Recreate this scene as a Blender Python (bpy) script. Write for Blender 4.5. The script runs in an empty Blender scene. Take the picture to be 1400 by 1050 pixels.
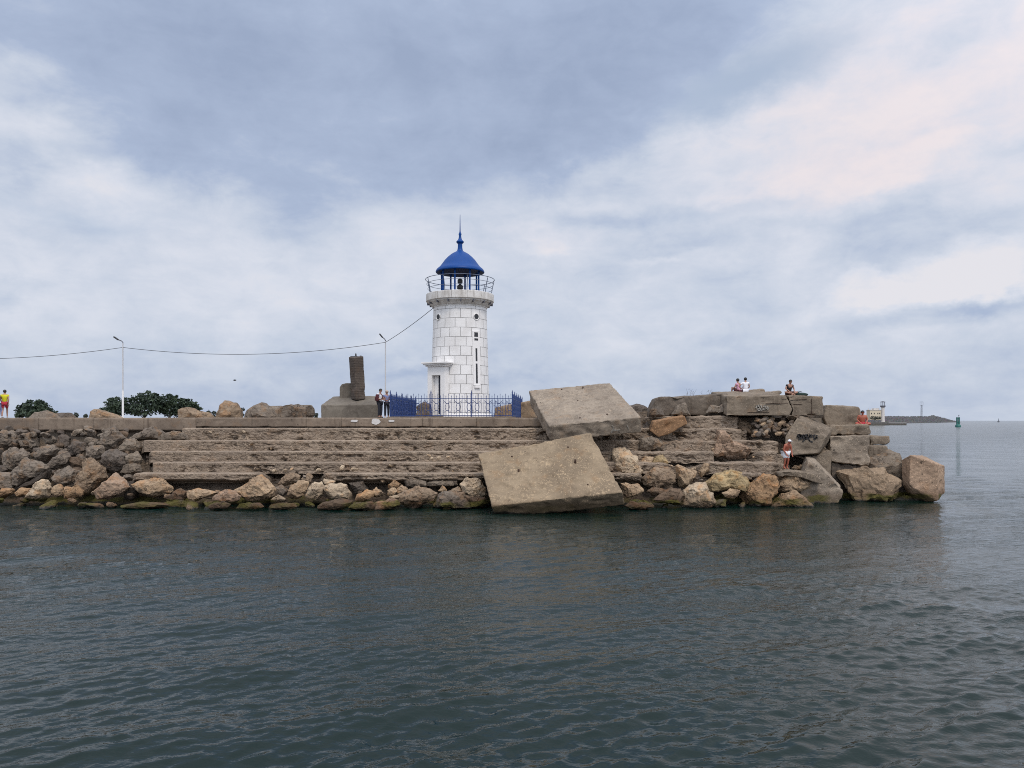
import bpy, bmesh, math, random
import numpy as np
from mathutils import Vector, Matrix, noise

S = bpy.context.scene
COL = S.collection
R = math.radians
rnd = random.Random(7)

# ------------------------------------------------------------------ camera geometry helpers
F, CX, HY, CH = 1060.0, 700.0, 575.0, 4.6


def at(px, py, Y):
    """A point of the place, Y metres ahead of the viewer."""
    return Vector(((px - CX) / F * Y, Y, CH + (HY - py) / F * Y))


def lerp_tab(tab, x):
    xs = [t[0] for t in tab]
    ys = [t[1] for t in tab]
    return float(np.interp(x, xs, ys))


WL = [(-400, 41.5), (0, 41), (300, 40.2), (640, 40.4), (850, 40.4), (1000, 41), (1100, 42.3), (1200, 44.2), (1300, 45)]


def slopeY(px, py):
    """Distance of the rubble slope's face seen at a picture height: steep at the foot, back at the wall."""
    yw = lerp_tab(WL, px)
    pw = HY + CH * F / yw
    t = (pw - py) / (pw - 586)
    return yw + (45.6 - 41) * max(-0.1, t)


# ------------------------------------------------------------------ object helpers
def tag(o, label=None, cat=None, group=None, kind=None):
    if label:
        o['label'] = label
    if cat:
        o['category'] = cat
    if group:
        o['group'] = group
    if kind:
        o['kind'] = kind
    return o


def empty(name, loc, rz=0.0):
    o = bpy.data.objects.new(name, None)
    o.empty_display_size = 0.2
    o.location = loc
    o.rotation_euler = (0, 0, rz)
    COL.objects.link(o)
    return o


def link(name, me, mat=None, parent=None, smooth=True):
    o = bpy.data.objects.new(name, me)
    COL.objects.link(o)
    if mat is not None:
        if isinstance(mat, (list, tuple)):
            for m in mat:
                me.materials.append(m)
        else:
            me.materials.append(mat)
    if parent is not None:
        o.parent = parent
    if len(me.polygons):
        me.polygons.foreach_set('use_smooth', [smooth] * len(me.polygons))
    return o


def mesh_from(verts, faces, name='mesh'):
    me = bpy.data.meshes.new(name)
    me.from_pydata([tuple(v) for v in verts], [], faces)
    me.update()
    return me


def local(me, origin):
    """Moves the mesh so that origin becomes its local zero."""
    me.transform(Matrix.Translation(-Vector(origin)))
    return me


class MB:
    """Collects simple solids into one mesh."""

    def __init__(self):
        self.bm = bmesh.new()

    def box(self, c, s, rz=0.0, rot=None, bev=0.0):
        r = bmesh.ops.create_cube(self.bm, size=1.0)
        M = Matrix.Translation(c) @ (rot if rot is not None else Matrix.Rotation(rz, 4, 'Z')) @ Matrix.Diagonal((s[0], s[1], s[2], 1))
        bmesh.ops.transform(self.bm, matrix=M, verts=r['verts'])
        if bev:
            es = list({e for v in r['verts'] for e in v.link_edges})
            bmesh.ops.bevel(self.bm, geom=es, offset=bev, segments=2, affect='EDGES', profile=0.5)
        return self

    def tube(self, pts, r, seg=6, r2=None, closed=False):
        pts = [Vector(p) for p in pts]
        n = len(pts)
        rings = []
        for i, p in enumerate(pts):
            if closed:
                d = pts[(i + 1) % n] - pts[i - 1]
            else:
                d = pts[min(i + 1, n - 1)] - pts[max(i - 1, 0)]
            d.normalize()
            u = d.orthogonal()
            if abs(d.z) < 0.99:
                u = d.cross(Vector((0, 0, 1)))
            else:
                u = d.cross(Vector((1, 0, 0)))
            u.normalize()
            w = d.cross(u)
            rr = r if r2 is None else r + (r2 - r) * i / max(1, n - 1)
            rings.append([self.bm.verts.new(p + (u * math.cos(a) + w * math.sin(a)) * rr)
                          for a in [2 * math.pi * k / seg for k in range(seg)]])
        for i in range(n if closed else n - 1):
            a, b = rings[i], rings[(i + 1) % n]
            for k in range(seg):
                try:
                    self.bm.faces.new((a[k], a[(k + 1) % seg], b[(k + 1) % seg], b[k]))
                except ValueError:
                    pass
        if not closed:
            try:
                self.bm.faces.new(rings[0][::-1])
                self.bm.faces.new(rings[-1])
            except ValueError:
                pass
        return self

    def lathe(self, prof, c=(0, 0, 0), seg=32, cap=True):
        c = Vector(c)
        rings = []
        for r, z in prof:
            rings.append([self.bm.verts.new(c + Vector((r * math.cos(2 * math.pi * k / seg), r * math.sin(2 * math.pi * k / seg), z))) for k in range(seg)])
        for a, b in zip(rings[:-1], rings[1:]):
            for k in range(seg):
                self.bm.faces.new((a[k], a[(k + 1) % seg], b[(k + 1) % seg], b[k]))
        if cap:
            self.bm.faces.new(rings[0][::-1])
            self.bm.faces.new(rings[-1])
        return self

    def ball(self, c, s, sub=2, rot=None):
        r = bmesh.ops.create_icosphere(self.bm, subdivisions=sub, radius=1.0)
        M = Matrix.Translation(c) @ (rot if rot is not None else Matrix.Identity(4)) @ Matrix.Diagonal((s[0], s[1], s[2], 1))
        bmesh.ops.transform(self.bm, matrix=M, verts=r['verts'])
        return self

    def build(self, name, mat, parent=None, smooth=False, sharp=None):
        me = bpy.data.meshes.new(name)
        bmesh.ops.recalc_face_normals(self.bm, faces=self.bm.faces[:])
        self.bm.to_mesh(me)
        self.bm.free()
        o = link(name, me, mat, parent, smooth)
        if smooth and sharp:
            me.set_sharp_from_angle(angle=R(sharp))
        return o


def copy_tree(o, parent=None):
    c = o.copy()
    COL.objects.link(c)
    if parent is not None:
        c.parent = parent
    for ch in list(o.children):
        copy_tree(ch, c)
    return c


# ------------------------------------------------------------------ node helpers
class NT:
    def __init__(self, tree):
        self.t = tree
        self.k = 0

    def n(self, typ, ins=None, **props):
        nd = self.t.nodes.new(typ)
        for k, v in props.items():
            setattr(nd, k, v)
        for k, v in (ins or {}).items():
            sock = nd.inputs[k]
            if isinstance(v, bpy.types.NodeSocket):
                self.t.links.new(v, sock)
            else:
                sock.default_value = v
        return nd

    def math(self, op, a, b=None, c=None, clamp=False):
        ins = {0: a}
        if b is not None:
            ins[1] = b
        if c is not None:
            ins[2] = c
        return self.n('ShaderNodeMath', ins, operation=op, use_clamp=clamp).outputs[0]

    def vmath(self, op, a, b=None, out=0):
        ins = {0: a}
        if b is not None:
            ins[1] = b
        return self.n('ShaderNodeVectorMath', ins, operation=op).outputs[out]

    def noise(self, vec, scale, detail=4, rough=0.55, dist=0.0, out='Fac'):
        return self.n('ShaderNodeTexNoise', {'Vector': vec, 'Scale': scale, 'Detail': detail, 'Roughness': rough, 'Distortion': dist}).outputs[out]

    def ramp(self, fac, stops, interp='LINEAR'):
        nd = self.n('ShaderNodeValToRGB', {'Fac': fac})
        cr = nd.color_ramp
        cr.interpolation = interp
        while len(cr.elements) > len(stops):
            cr.elements.remove(cr.elements[-1])
        while len(cr.elements) < len(stops):
            cr.elements.new(1.0)
        for e, (p, c) in zip(cr.elements, stops):
            e.position = p
            if isinstance(c, (int, float)):
                c = (c, c, c, 1)
            e.color = (c[0], c[1], c[2], 1)
        return nd.outputs[0]

    def range(self, v, a, b, c=0.0, d=1.0, smooth=True):
        return self.n('ShaderNodeMapRange', {'Value': v, 'From Min': a, 'From Max': b, 'To Min': c, 'To Max': d},
                      interpolation_type='SMOOTHSTEP' if smooth else 'LINEAR').outputs[0]

    def mix(self, fac, a, b, blend='MIX'):
        nd = self.t.nodes.new('ShaderNodeMix')
        nd.data_type = 'RGBA'
        nd.blend_type = blend
        for sock, v in ((nd.inputs[0], fac), (nd.inputs[6], a), (nd.inputs[7], b)):
            if isinstance(v, bpy.types.NodeSocket):
                self.t.links.new(v, sock)
            else:
                sock.default_value = v if isinstance(v, (int, float)) else (v[0], v[1], v[2], 1)
        return nd.outputs[2]


def material(name):
    m = bpy.data.materials.new(name)
    m.use_nodes = True
    m.node_tree.nodes.clear()
    t = NT(m.node_tree)
    bsdf = t.n('ShaderNodeBsdfPrincipled')
    out = t.n('ShaderNodeOutputMaterial', {'Surface': bsdf.outputs[0]})
    return m, t, bsdf


def setin(t, bsdf, **kw):
    for k, v in kw.items():
        s = bsdf.inputs[k.replace('_', ' ')]
        if isinstance(v, bpy.types.NodeSocket):
            t.t.links.new(v, s)
        elif k == 'Base_Color':
            s.default_value = (v[0], v[1], v[2], 1)
        else:
            s.default_value = v


def painted(name, col, rough=0.45, var=0.25, metal=0.0, dirt=0.25, scale=3.0):
    m, t, b = material(name)
    g = t.n('ShaderNodeNewGeometry').outputs['Position']
    n1 = t.noise(g, scale, 5, 0.6)
    n2 = t.noise(g, scale * 7, 4, 0.6)
    f = t.math('MULTIPLY', t.range(n1, 0.45, 0.75), t.range(n2, 0.35, 0.7))
    c = t.mix(t.range(n2, 0.3, 0.7, 0, var), col, [x * 0.6 for x in col])
    c = t.mix(t.math('MULTIPLY', f, dirt), c, (0.10, 0.085, 0.07))
    bump = t.n('ShaderNodeBump', {'Strength': 0.15, 'Distance': 0.01, 'Height': n2})
    setin(t, b, Base_Color=c, Roughness=rough, Metallic=metal, Normal=bump.outputs[0])
    return m


def tidal(t, pos, col, rough, algae=1.0):
    """Tide line: algae just above the water, blackened wet stone at the water."""
    z = t.n('ShaderNodeSeparateXYZ', {0: pos}).outputs[2]
    nz = t.noise(pos, 1.1, 4, 0.6)
    nf = t.noise(pos, 7.0, 3, 0.6)
    zz = t.math('ADD', z, t.math('MULTIPLY', t.math('SUBTRACT', nz, 0.5), -0.55))
    zz = t.math('ADD', zz, t.math('MULTIPLY', t.math('SUBTRACT', nf, 0.5), -0.15))
    damp = t.range(zz, 0.35, 0.85, 1, 0)
    alg = t.math('MULTIPLY', t.range(zz, 0.36, 0.46, 1, 0), t.range(zz, 0.02, 0.14, 0, 1))
    patch = t.range(t.noise(pos, 0.55, 2, 0.5), 0.40, 0.56)
    alg = t.math('MULTIPLY', t.math('MULTIPLY', alg, patch), 0.85 * algae)
    wet = t.range(zz, 0.0, 0.15, 1, 0)
    c = t.mix(t.math('MULTIPLY', damp, 0.62), col, t.mix(1.0, col, (0.36, 0.30, 0.25), 'MULTIPLY'))
    c = t.mix(alg, c, t.mix(nf, (0.030, 0.034, 0.008), (0.115, 0.098, 0.014)))
    c = t.mix(wet, c, (0.018, 0.018, 0.014))
    r = t.math('SUBTRACT', rough, t.math('MULTIPLY', wet, 0.45))
    return c, r


def rock_material():
    m, t, b = material('boulder_stone')
    pos = t.n('ShaderNodeNewGeometry').outputs['Position']
    oi = t.n('ShaderNodeObjectInfo')
    col = oi.outputs['Color']
    big = t.noise(pos, 0.9, 5, 0.6)
    mid = t.noise(pos, 4.0, 6, 0.65)
    fine = t.noise(pos, 22.0, 5, 0.7)
    strat = t.noise(t.n('ShaderNodeMapping', {'Vector': pos, 'Scale': (1.0, 1.0, 5.0), 'Rotation': (0.2, 0.35, 0)}).outputs[0], 2.0, 4, 0.6, 0.6)
    c = t.mix(t.range(big, 0.38, 0.62, 0.0, 0.75), col, t.mix(1.0, col, (0.66, 0.62, 0.60), 'MULTIPLY'))
    c = t.mix(t.range(mid, 0.50, 0.68, 0.0, 0.65), c, t.mix(1.0, col, (1.28, 1.22, 1.12), 'MULTIPLY'))
    c = t.mix(t.range(mid, 0.47, 0.32, 0.0, 0.85), c, t.mix(1.0, col, (0.42, 0.38, 0.34), 'MULTIPLY'))
    rust = t.math('MULTIPLY', t.range(t.noise(pos, 1.7, 4, 0.6), 0.52, 0.66), 0.5)
    c = t.mix(rust, c, t.mix(1.0, col, (1.15, 0.80, 0.50), 'MULTIPLY'))
    c = t.mix(t.range(strat, 0.56, 0.70, 0.0, 0.35), c, t.mix(1.0, col, (0.5, 0.46, 0.44), 'MULTIPLY'))
    c = t.mix(t.range(fine, 0.60, 0.76, 0.0, 0.45), c, t.mix(1.0, col, (1.5, 1.45, 1.38), 'MULTIPLY'))
    c = t.mix(t.range(fine, 0.42, 0.30, 0.0, 0.8), c, t.mix(1.0, col, (0.35, 0.33, 0.30), 'MULTIPLY'))
    vor = t.n('ShaderNodeTexVoronoi', {'Vector': t.vmath('ADD', pos, t.n('ShaderNodeTexNoise', {'Vector': pos, 'Scale': 2.2, 'Detail': 4}).outputs['Color']), 'Scale': 1.1}, feature='DISTANCE_TO_EDGE').outputs[0]
    crack = t.range(vor, 0.0, 0.022, 1, 0)
    crack = t.math('MULTIPLY', crack, t.range(big, 0.42, 0.56))
    c = t.mix(t.math('MULTIPLY', crack, 0.75), c, (0.025, 0.02, 0.016))
    c, r = tidal(t, pos, c, 0.9)
    h = t.math('ADD', t.math('MULTIPLY', mid, 0.7), t.math('MULTIPLY', fine, 0.28))
    h = t.math('SUBTRACT', h, t.math('MULTIPLY', crack, 0.35))
    h = t.math('ADD', h, t.math('MULTIPLY', strat, 0.35))
    bp = t.n('ShaderNodeBump', {'Strength': 0.9, 'Distance': 0.11, 'Height': h})
    setin(t, b, Base_Color=c, Roughness=r, Normal=bp.outputs[0])
    b.inputs['Specular IOR Level'].default_value = 0.3
    return m


def concrete_material(name, col, pebbles=0.5, streak=0.4, pit=0.5, dist=0.03, lightspots=0.0, use_obj=False, lines=0.0, stones=0.0, algae=1.0):
    m, t, b = material(name)
    pos = t.n('ShaderNodeNewGeometry').outputs['Position']
    if use_obj:
        col = t.n('ShaderNodeObjectInfo').outputs['Color']
    else:
        rgb = t.n('ShaderNodeRGB')
        rgb.outputs[0].default_value = (col[0], col[1], col[2], 1)
        col = rgb.outputs[0]

    def mul(k):
        return t.mix(1.0, col, k, 'MULTIPLY')
    big = t.noise(pos, 0.6, 5, 0.6)
    mid = t.noise(pos, 3.2, 6, 0.65)
    fine = t.noise(pos, 26.0, 4, 0.7)
    st = t.noise(t.n('ShaderNodeMapping', {'Vector': pos, 'Scale': (2.2, 2.2, 0.22)}).outputs[0], 1.6, 5, 0.65)
    c = t.mix(t.range(big, 0.35, 0.65), mul((0.78, 0.76, 0.74)), mul((1.16, 1.14, 1.10)))
    c = t.mix(t.range(mid, 0.50, 0.70, 0, 0.6), c, mul((0.60, 0.56, 0.53)))
    c = t.mix(t.range(st, 0.52, 0.72, 0, streak), c, mul((0.45, 0.42, 0.40)))
    rust = t.math('MULTIPLY', t.range(t.noise(pos, 1.3, 4, 0.6), 0.55, 0.70), 0.45)
    c = t.mix(rust, c, mul((1.08, 0.86, 0.66)))
    v = t.n('ShaderNodeTexVoronoi', {'Vector': pos, 'Scale': 11.0, 'Randomness': 1.0})
    vd = v.outputs['Distance']
    vc = t.n('ShaderNodeSeparateColor', {0: v.outputs['Color']}).outputs[0]
    peb = t.math('MULTIPLY', t.range(vd, 0.30, 0.42, 1, 0), t.range(vc, 0.45, 0.55))
    peb = t.math('MULTIPLY', peb, t.range(mid, 0.38, 0.55, 0.25, 1.0))
    c = t.mix(t.math('MULTIPLY', peb, pebbles), c, mul((1.55, 1.5, 1.42)))
    dk = t.math('MULTIPLY', t.range(fine, 0.42, 0.30), pit)
    c = t.mix(dk, c, mul((0.30, 0.27, 0.25)))
    if lightspots:
        ls = t.math('MULTIPLY', t.range(t.noise(pos, 7.5, 5, 0.75), 0.53, 0.62), t.range(t.noise(pos, 0.75, 3, 0.5), 0.46, 0.58))
        c = t.mix(t.math('MULTIPLY', ls, lightspots), c, mul((1.75, 1.68, 1.55)))
    pits = t.range(t.noise(pos, 5.0, 3, 0.5), 0.70, 0.74)
    c = t.mix(t.math('MULTIPLY', pits, 0.8 * pit), c, (0.03, 0.026, 0.022))
    sth = None
    if stones:
        dp = t.vmath('ADD', t.n('ShaderNodeMapping', {'Vector': pos, 'Scale': (1.0, 0.6, 1.7)}).outputs[0],
                     t.vmath('MULTIPLY', t.n('ShaderNodeTexNoise', {'Vector': pos, 'Scale': 4.0, 'Detail': 3}).outputs['Color'], (0.35, 0.35, 0.35)))
        msk = t.range(t.noise(t.n('ShaderNodeMapping', {'Vector': pos, 'Scale': (0.45, 0.45, 1.3)}).outputs[0], 1.3, 4, 0.6), 0.44, 0.58)
        nz_ = t.n('ShaderNodeSeparateXYZ', {0: t.n('ShaderNodeNewGeometry').outputs['True Normal']}).outputs[2]
        msk = t.math('MULTIPLY', msk, t.range(nz_, 0.55, 0.8, 1, 0))
        ed = t.n('ShaderNodeTexVoronoi', {'Vector': dp, 'Scale': 4.6}, feature='DISTANCE_TO_EDGE').outputs[0]
        ce = t.n('ShaderNodeSeparateColor', {0: t.n('ShaderNodeTexVoronoi', {'Vector': dp, 'Scale': 4.6}).outputs['Color']}).outputs[0]
        c = t.mix(t.math('MULTIPLY', msk, stones), c, t.mix(ce, mul((0.62, 0.60, 0.58)), mul((1.55, 1.48, 1.36))))
        gap_ = t.math('MULTIPLY', t.math('MULTIPLY', t.range(ed, 0.01, 0.07, 1, 0), msk), stones)
        c = t.mix(t.math('MULTIPLY', gap_, t.range(ce, 0.2, 0.7, 0.95, 0.45)), c, (0.02, 0.016, 0.013))
        sth = t.math('MULTIPLY', gap_, -0.9)
    c, r = tidal(t, pos, c, 0.9, algae)
    h = t.math('ADD', t.math('MULTIPLY', fine, 0.35), t.math('MULTIPLY', mid, 0.8))
    h = t.math('ADD', h, t.math('MULTIPLY', peb, 0.25 * pebbles))
    h = t.math('SUBTRACT', h, t.math('MULTIPLY', pits, 0.8))
    if sth is not None:
        h = t.math('ADD', h, sth)
    if lines:
        zz = t.n('ShaderNodeSeparateXYZ', {0: pos}).outputs[2]
        wv = t.math('SINE', t.math('MULTIPLY', zz, 40.0))
        h = t.math('ADD', h, t.math('MULTIPLY', t.math('MULTIPLY', wv, mid), lines))
    bp = t.n('ShaderNodeBump', {'Strength': 0.8, 'Distance': dist, 'Height': h})
    setin(t, b, Base_Color=c, Roughness=r, Normal=bp.outputs[0])
    b.inputs['Specular IOR Level'].default_value = 0.3
    return m


M_ROCK = rock_material()
M_CONC = concrete_material('weathered_concrete', (0.2, 0.18, 0.16), use_obj=True, lightspots=0.55, pit=0.9, streak=0.6, lines=0.03, dist=0.05)
M_AGG = concrete_material('coarse_aggregate_concrete', (0.2, 0.18, 0.16), use_obj=True, pebbles=0.95, lightspots=0.6, pit=1.0, streak=0.3, dist=0.07)
M_SLAB = concrete_material('aggregate_concrete', (0.240, 0.186, 0.127), pebbles=0.75, streak=0.25, lightspots=0.85, dist=0.04, algae=0.3)
M_STEP = concrete_material('eroded_step_concrete', (0.265, 0.212, 0.165), pebbles=0.75, stones=0.5, pit=0.9, dist=0.08, lightspots=0.25)
M_COPE = concrete_material('coping_concrete', (0.205, 0.163, 0.128), pebbles=0.2, streak=0.7, pit=0.6, dist=0.03)
M_GROUND = concrete_material('quay_paving', (0.19, 0.16, 0.13), pebbles=0.3, streak=0.0)
M_BANK = concrete_material('rubble_earth', (0.135, 0.107, 0.083), pebbles=0.8, stones=0.8, pit=0.9, dist=0.12)
M_PILLAR = concrete_material('monument_stone', (0.105, 0.085, 0.072), pebbles=0.3, streak=0.4, pit=0.8, lines=0.3)
M_PLINTH = concrete_material('plinth_stone', (0.155, 0.137, 0.115), pebbles=0.2, streak=0.35, pit=0.4)
M_WHITE = painted('white_render', (0.80, 0.78, 0.76), 0.7, 0.08, dirt=0.10)
M_BLUE = painted('blue_gloss_paint', (0.001, 0.052, 0.235), 0.45, 0.22, dirt=0.10)
M_BLUE.node_tree.nodes['Principled BSDF'].inputs['Specular IOR Level'].default_value = 0.22
M_SOFFIT_SHADE = painted('navy_soffit_shade', (0.003, 0.012, 0.05), 0.6, 0.2)  # shade under the dome eave, put into the colour of the lining
M_FBLUE = painted('blue_fence_paint', (0.006, 0.032, 0.15), 0.45, 0.2, dirt=0.15)
M_RAIL = painted('rail_paint', (0.10, 0.125, 0.18), 0.5, 0.2, dirt=0.2)
M_DARK = painted('dark_iron', (0.02, 0.02, 0.022), 0.5, 0.2)
M_DOOR = painted('dark_doorway_blue', (0.012, 0.016, 0.035), 0.5, 0.2)
M_BLACK = painted('unlit_window', (0.012, 0.012, 0.014), 0.25, 0.1)
M_POLE = painted('galvanised_pole', (0.55, 0.55, 0.56), 0.45, 0.15, dirt=0.2)
M_WPOLE = painted('white_pole_paint', (0.78, 0.78, 0.78), 0.5, 0.1, dirt=0.15)
M_CABLE = painted('cable_sheath', (0.05, 0.05, 0.055), 0.6, 0.1)
M_RUST = painted('rusty_bar', (0.055, 0.025, 0.015), 0.85, 0.4)
M_PATCH = painted('white_lime_patch', (0.62, 0.60, 0.58), 0.8, 0.3, dirt=0.5, scale=9)
M_CHALK = painted('pale_graffiti_paint', (0.36, 0.33, 0.285), 0.8, 0.5, dirt=0.5, scale=9)
M_INK = painted('black_graffiti_paint', (0.018, 0.017, 0.018), 0.7, 0.3)
M_GREEN = painted('buoy_green', (0.01, 0.12, 0.10), 0.4, 0.2)
M_CREAM = painted('cream_render', (0.62, 0.54, 0.40), 0.8, 0.1)
M_FWHITE = painted('far_tower_render', (0.60, 0.56, 0.52), 0.8, 0.1)
M_FGREY = painted('far_grey_metal', (0.10, 0.10, 0.12), 0.6, 0.1)
M_SKIN = painted('tanned_skin', (0.36, 0.19, 0.13), 0.55, 0.1, dirt=0)
M_REDSKIN = painted('sunburnt_skin', (0.36, 0.105, 0.06), 0.55, 0.12, dirt=0)
M_HAIR = painted('dark_hair', (0.014, 0.011, 0.010), 0.6, 0.2, dirt=0)
M_SCARF = painted('pale_hair', (0.42, 0.33, 0.27), 0.7, 0.2, dirt=0)


def cloth(name, c):
    return painted(name, c, 0.85, 0.18, dirt=0)


M_YEL, M_RED = cloth('yellow_cloth', (0.62, 0.58, 0.02)), cloth('red_cloth', (0.42, 0.03, 0.05))
M_WCL, M_NAVY = cloth('white_cloth', (0.74, 0.74, 0.78)), cloth('navy_cloth', (0.012, 0.013, 0.022))
M_LILAC, M_PINK = cloth('grey_blue_cloth', (0.20, 0.22, 0.38)), cloth('pink_cloth', (0.58, 0.30, 0.40))
M_BLK, M_MAROON = cloth('black_cloth', (0.013, 0.012, 0.016)), cloth('maroon_cloth', (0.07, 0.014, 0.02))
M_PLUM, M_BROWN = cloth('plum_cloth', (0.10, 0.05, 0.13)), cloth('brown_cloth', (0.13, 0.06, 0.05))
M_DGREEN = cloth('dark_green_canvas', (0.012, 0.03, 0.025))

# ------------------------------------------------------------------ colours of stone (object colour)
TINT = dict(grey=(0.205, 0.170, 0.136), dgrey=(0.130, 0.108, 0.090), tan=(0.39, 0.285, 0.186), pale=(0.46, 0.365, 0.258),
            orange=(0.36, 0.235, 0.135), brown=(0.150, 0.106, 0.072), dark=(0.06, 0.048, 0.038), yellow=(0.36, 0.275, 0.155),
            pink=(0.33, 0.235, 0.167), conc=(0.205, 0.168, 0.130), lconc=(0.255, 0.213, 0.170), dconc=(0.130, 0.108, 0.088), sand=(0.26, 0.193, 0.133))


def setcol(o, key, jit=0.08):
    c = TINT[key] if isinstance(key, str) else key
    k = 1 + rnd.uniform(-jit, jit)
    o.color = (c[0] * k, c[1] * k, c[2] * k, 1)


# ------------------------------------------------------------------ boulders
_ico = {}


def ico(sub):
    if sub not in _ico:
        bm = bmesh.new()
        bmesh.ops.create_icosphere(bm, subdivisions=sub, radius=1.0)
        bm.verts.ensure_lookup_table()
        v = np.array([tuple(x.co) for x in bm.verts])
        f = [tuple(x.index for x in fc.verts) for fc in bm.faces]
        bm.free()
        _ico[sub] = (v, f)
    return _ico[sub]


def outline_radius(poly, th):
    """Distance from zero to the outline in direction th."""
    d = np.stack([np.cos(th), np.sin(th)], 1)
    best = np.zeros(len(th))
    n = len(poly)
    for i in range(n):
        ax, ay = poly[i]
        bx, by = poly[(i + 1) % n]
        ex, ey = bx - ax, by - ay
        den = d[:, 0] * ey - d[:, 1] * ex
        den = np.where(np.abs(den) < 1e-9, 1e-9, den)
        t = (ax * ey - ay * ex) / den
        u = (ax * d[:, 1] - ay * d[:, 0]) / den
        ok = (t > 0) & (u >= -1e-6) & (u <= 1 + 1e-6)
        best = np.where(ok, np.maximum(best, t), best)
    best[best == 0] = np.median(best[best > 0])
    return best


def centroid(poly):
    A = cx = cy = 0.0
    for i in range(len(poly)):
        x0, y0 = poly[i]
        x1, y1 = poly[(i + 1) % len(poly)]
        k = x0 * y1 - x1 * y0
        A += k
        cx += (x0 + x1) * k
        cy += (y0 + y1) * k
    return cx / (3 * A), cy / (3 * A)


def shape_rock(v, radial, depth, seed, facets, rough, amp_scale):
    rs = np.random.RandomState(seed)
    p = v.copy()
    for k in range(facets):
        n = rs.normal(size=3)
        n[1] = -abs(n[1]) * 1.1 if k % 3 else n[1]
        n /= np.linalg.norm(n)
        off = rs.uniform(0.60, 0.88)
        dd = p @ n - off
        p -= np.outer(np.maximum(dd, 0) * 1.0, n)
    out = np.empty_like(p)
    th = np.arctan2(p[:, 2], p[:, 0])
    rho = np.hypot(p[:, 0], p[:, 2])
    s = 1.24 * radial(th)
    out[:, 0] = s * np.cos(th) * np.minimum(rho, 0.885) ** 0.9
    out[:, 2] = s * np.sin(th) * np.minimum(rho, 0.885) ** 0.9
    out[:, 1] = p[:, 1] * depth
    so = Vector((seed * 3.17 % 50, seed * 1.31 % 50, seed * 0.77 % 50))
    L = amp_scale
    ln = np.linalg.norm(out, axis=1) + 1e-6
    dirs = out / ln[:, None]
    for i in range(len(out)):
        q = Vector(out[i]) / L
        a = noise.fractal(q * 1.6 + so, 0.9, 2.1, 4) * 0.55
        r1 = 1 - abs(noise.noise(q * 2.3 - so)) * 2
        b = noise.noise(q * 7 + so) * 0.28 + noise.noise(q * 15 + so) * 0.14
        out[i] += dirs[i] * (rough * L * (a + b * 1.3 + 0.45 * (r1 - 0.4)))
    return out


def rock(label, poly, Y, tint, depth=None, seed=1, sub=4, facets=15, rough=0.12, mat=None, name='boulder', cat='boulder', group=None, dz=0):
    P = [at(x, y, Y) for x, y in poly]
    pl = [(q.x, q.z + dz) for q in P]
    cx, cz = centroid(pl)
    pl = [(a - cx, b - cz) for a, b in pl]
    w = max(a for a, b in pl) - min(a for a, b in pl)
    h = max(b for a, b in pl) - min(b for a, b in pl)
    size = math.sqrt(w * h) / 2
    if depth is None:
        depth = 0.95 * size
    v, f = ico(sub)
    out = shape_rock(v, lambda th: outline_radius(pl, th), depth, seed, facets, rough, size)
    me = mesh_from(out, f, name)
    o = link(name, me, mat or M_ROCK, None, False)
    o.location = (cx, Y, cz)
    setcol(o, tint)
    tag(o, label, cat, group)
    return o


T = dict(A=0, B=130, C=260, D=390, E=530, F=820, G=950, H=1080)


def tp(tile, pts):
    return [(T[tile] + x / 7.5, 560 + y / 7.5) for x, y in pts]


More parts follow.
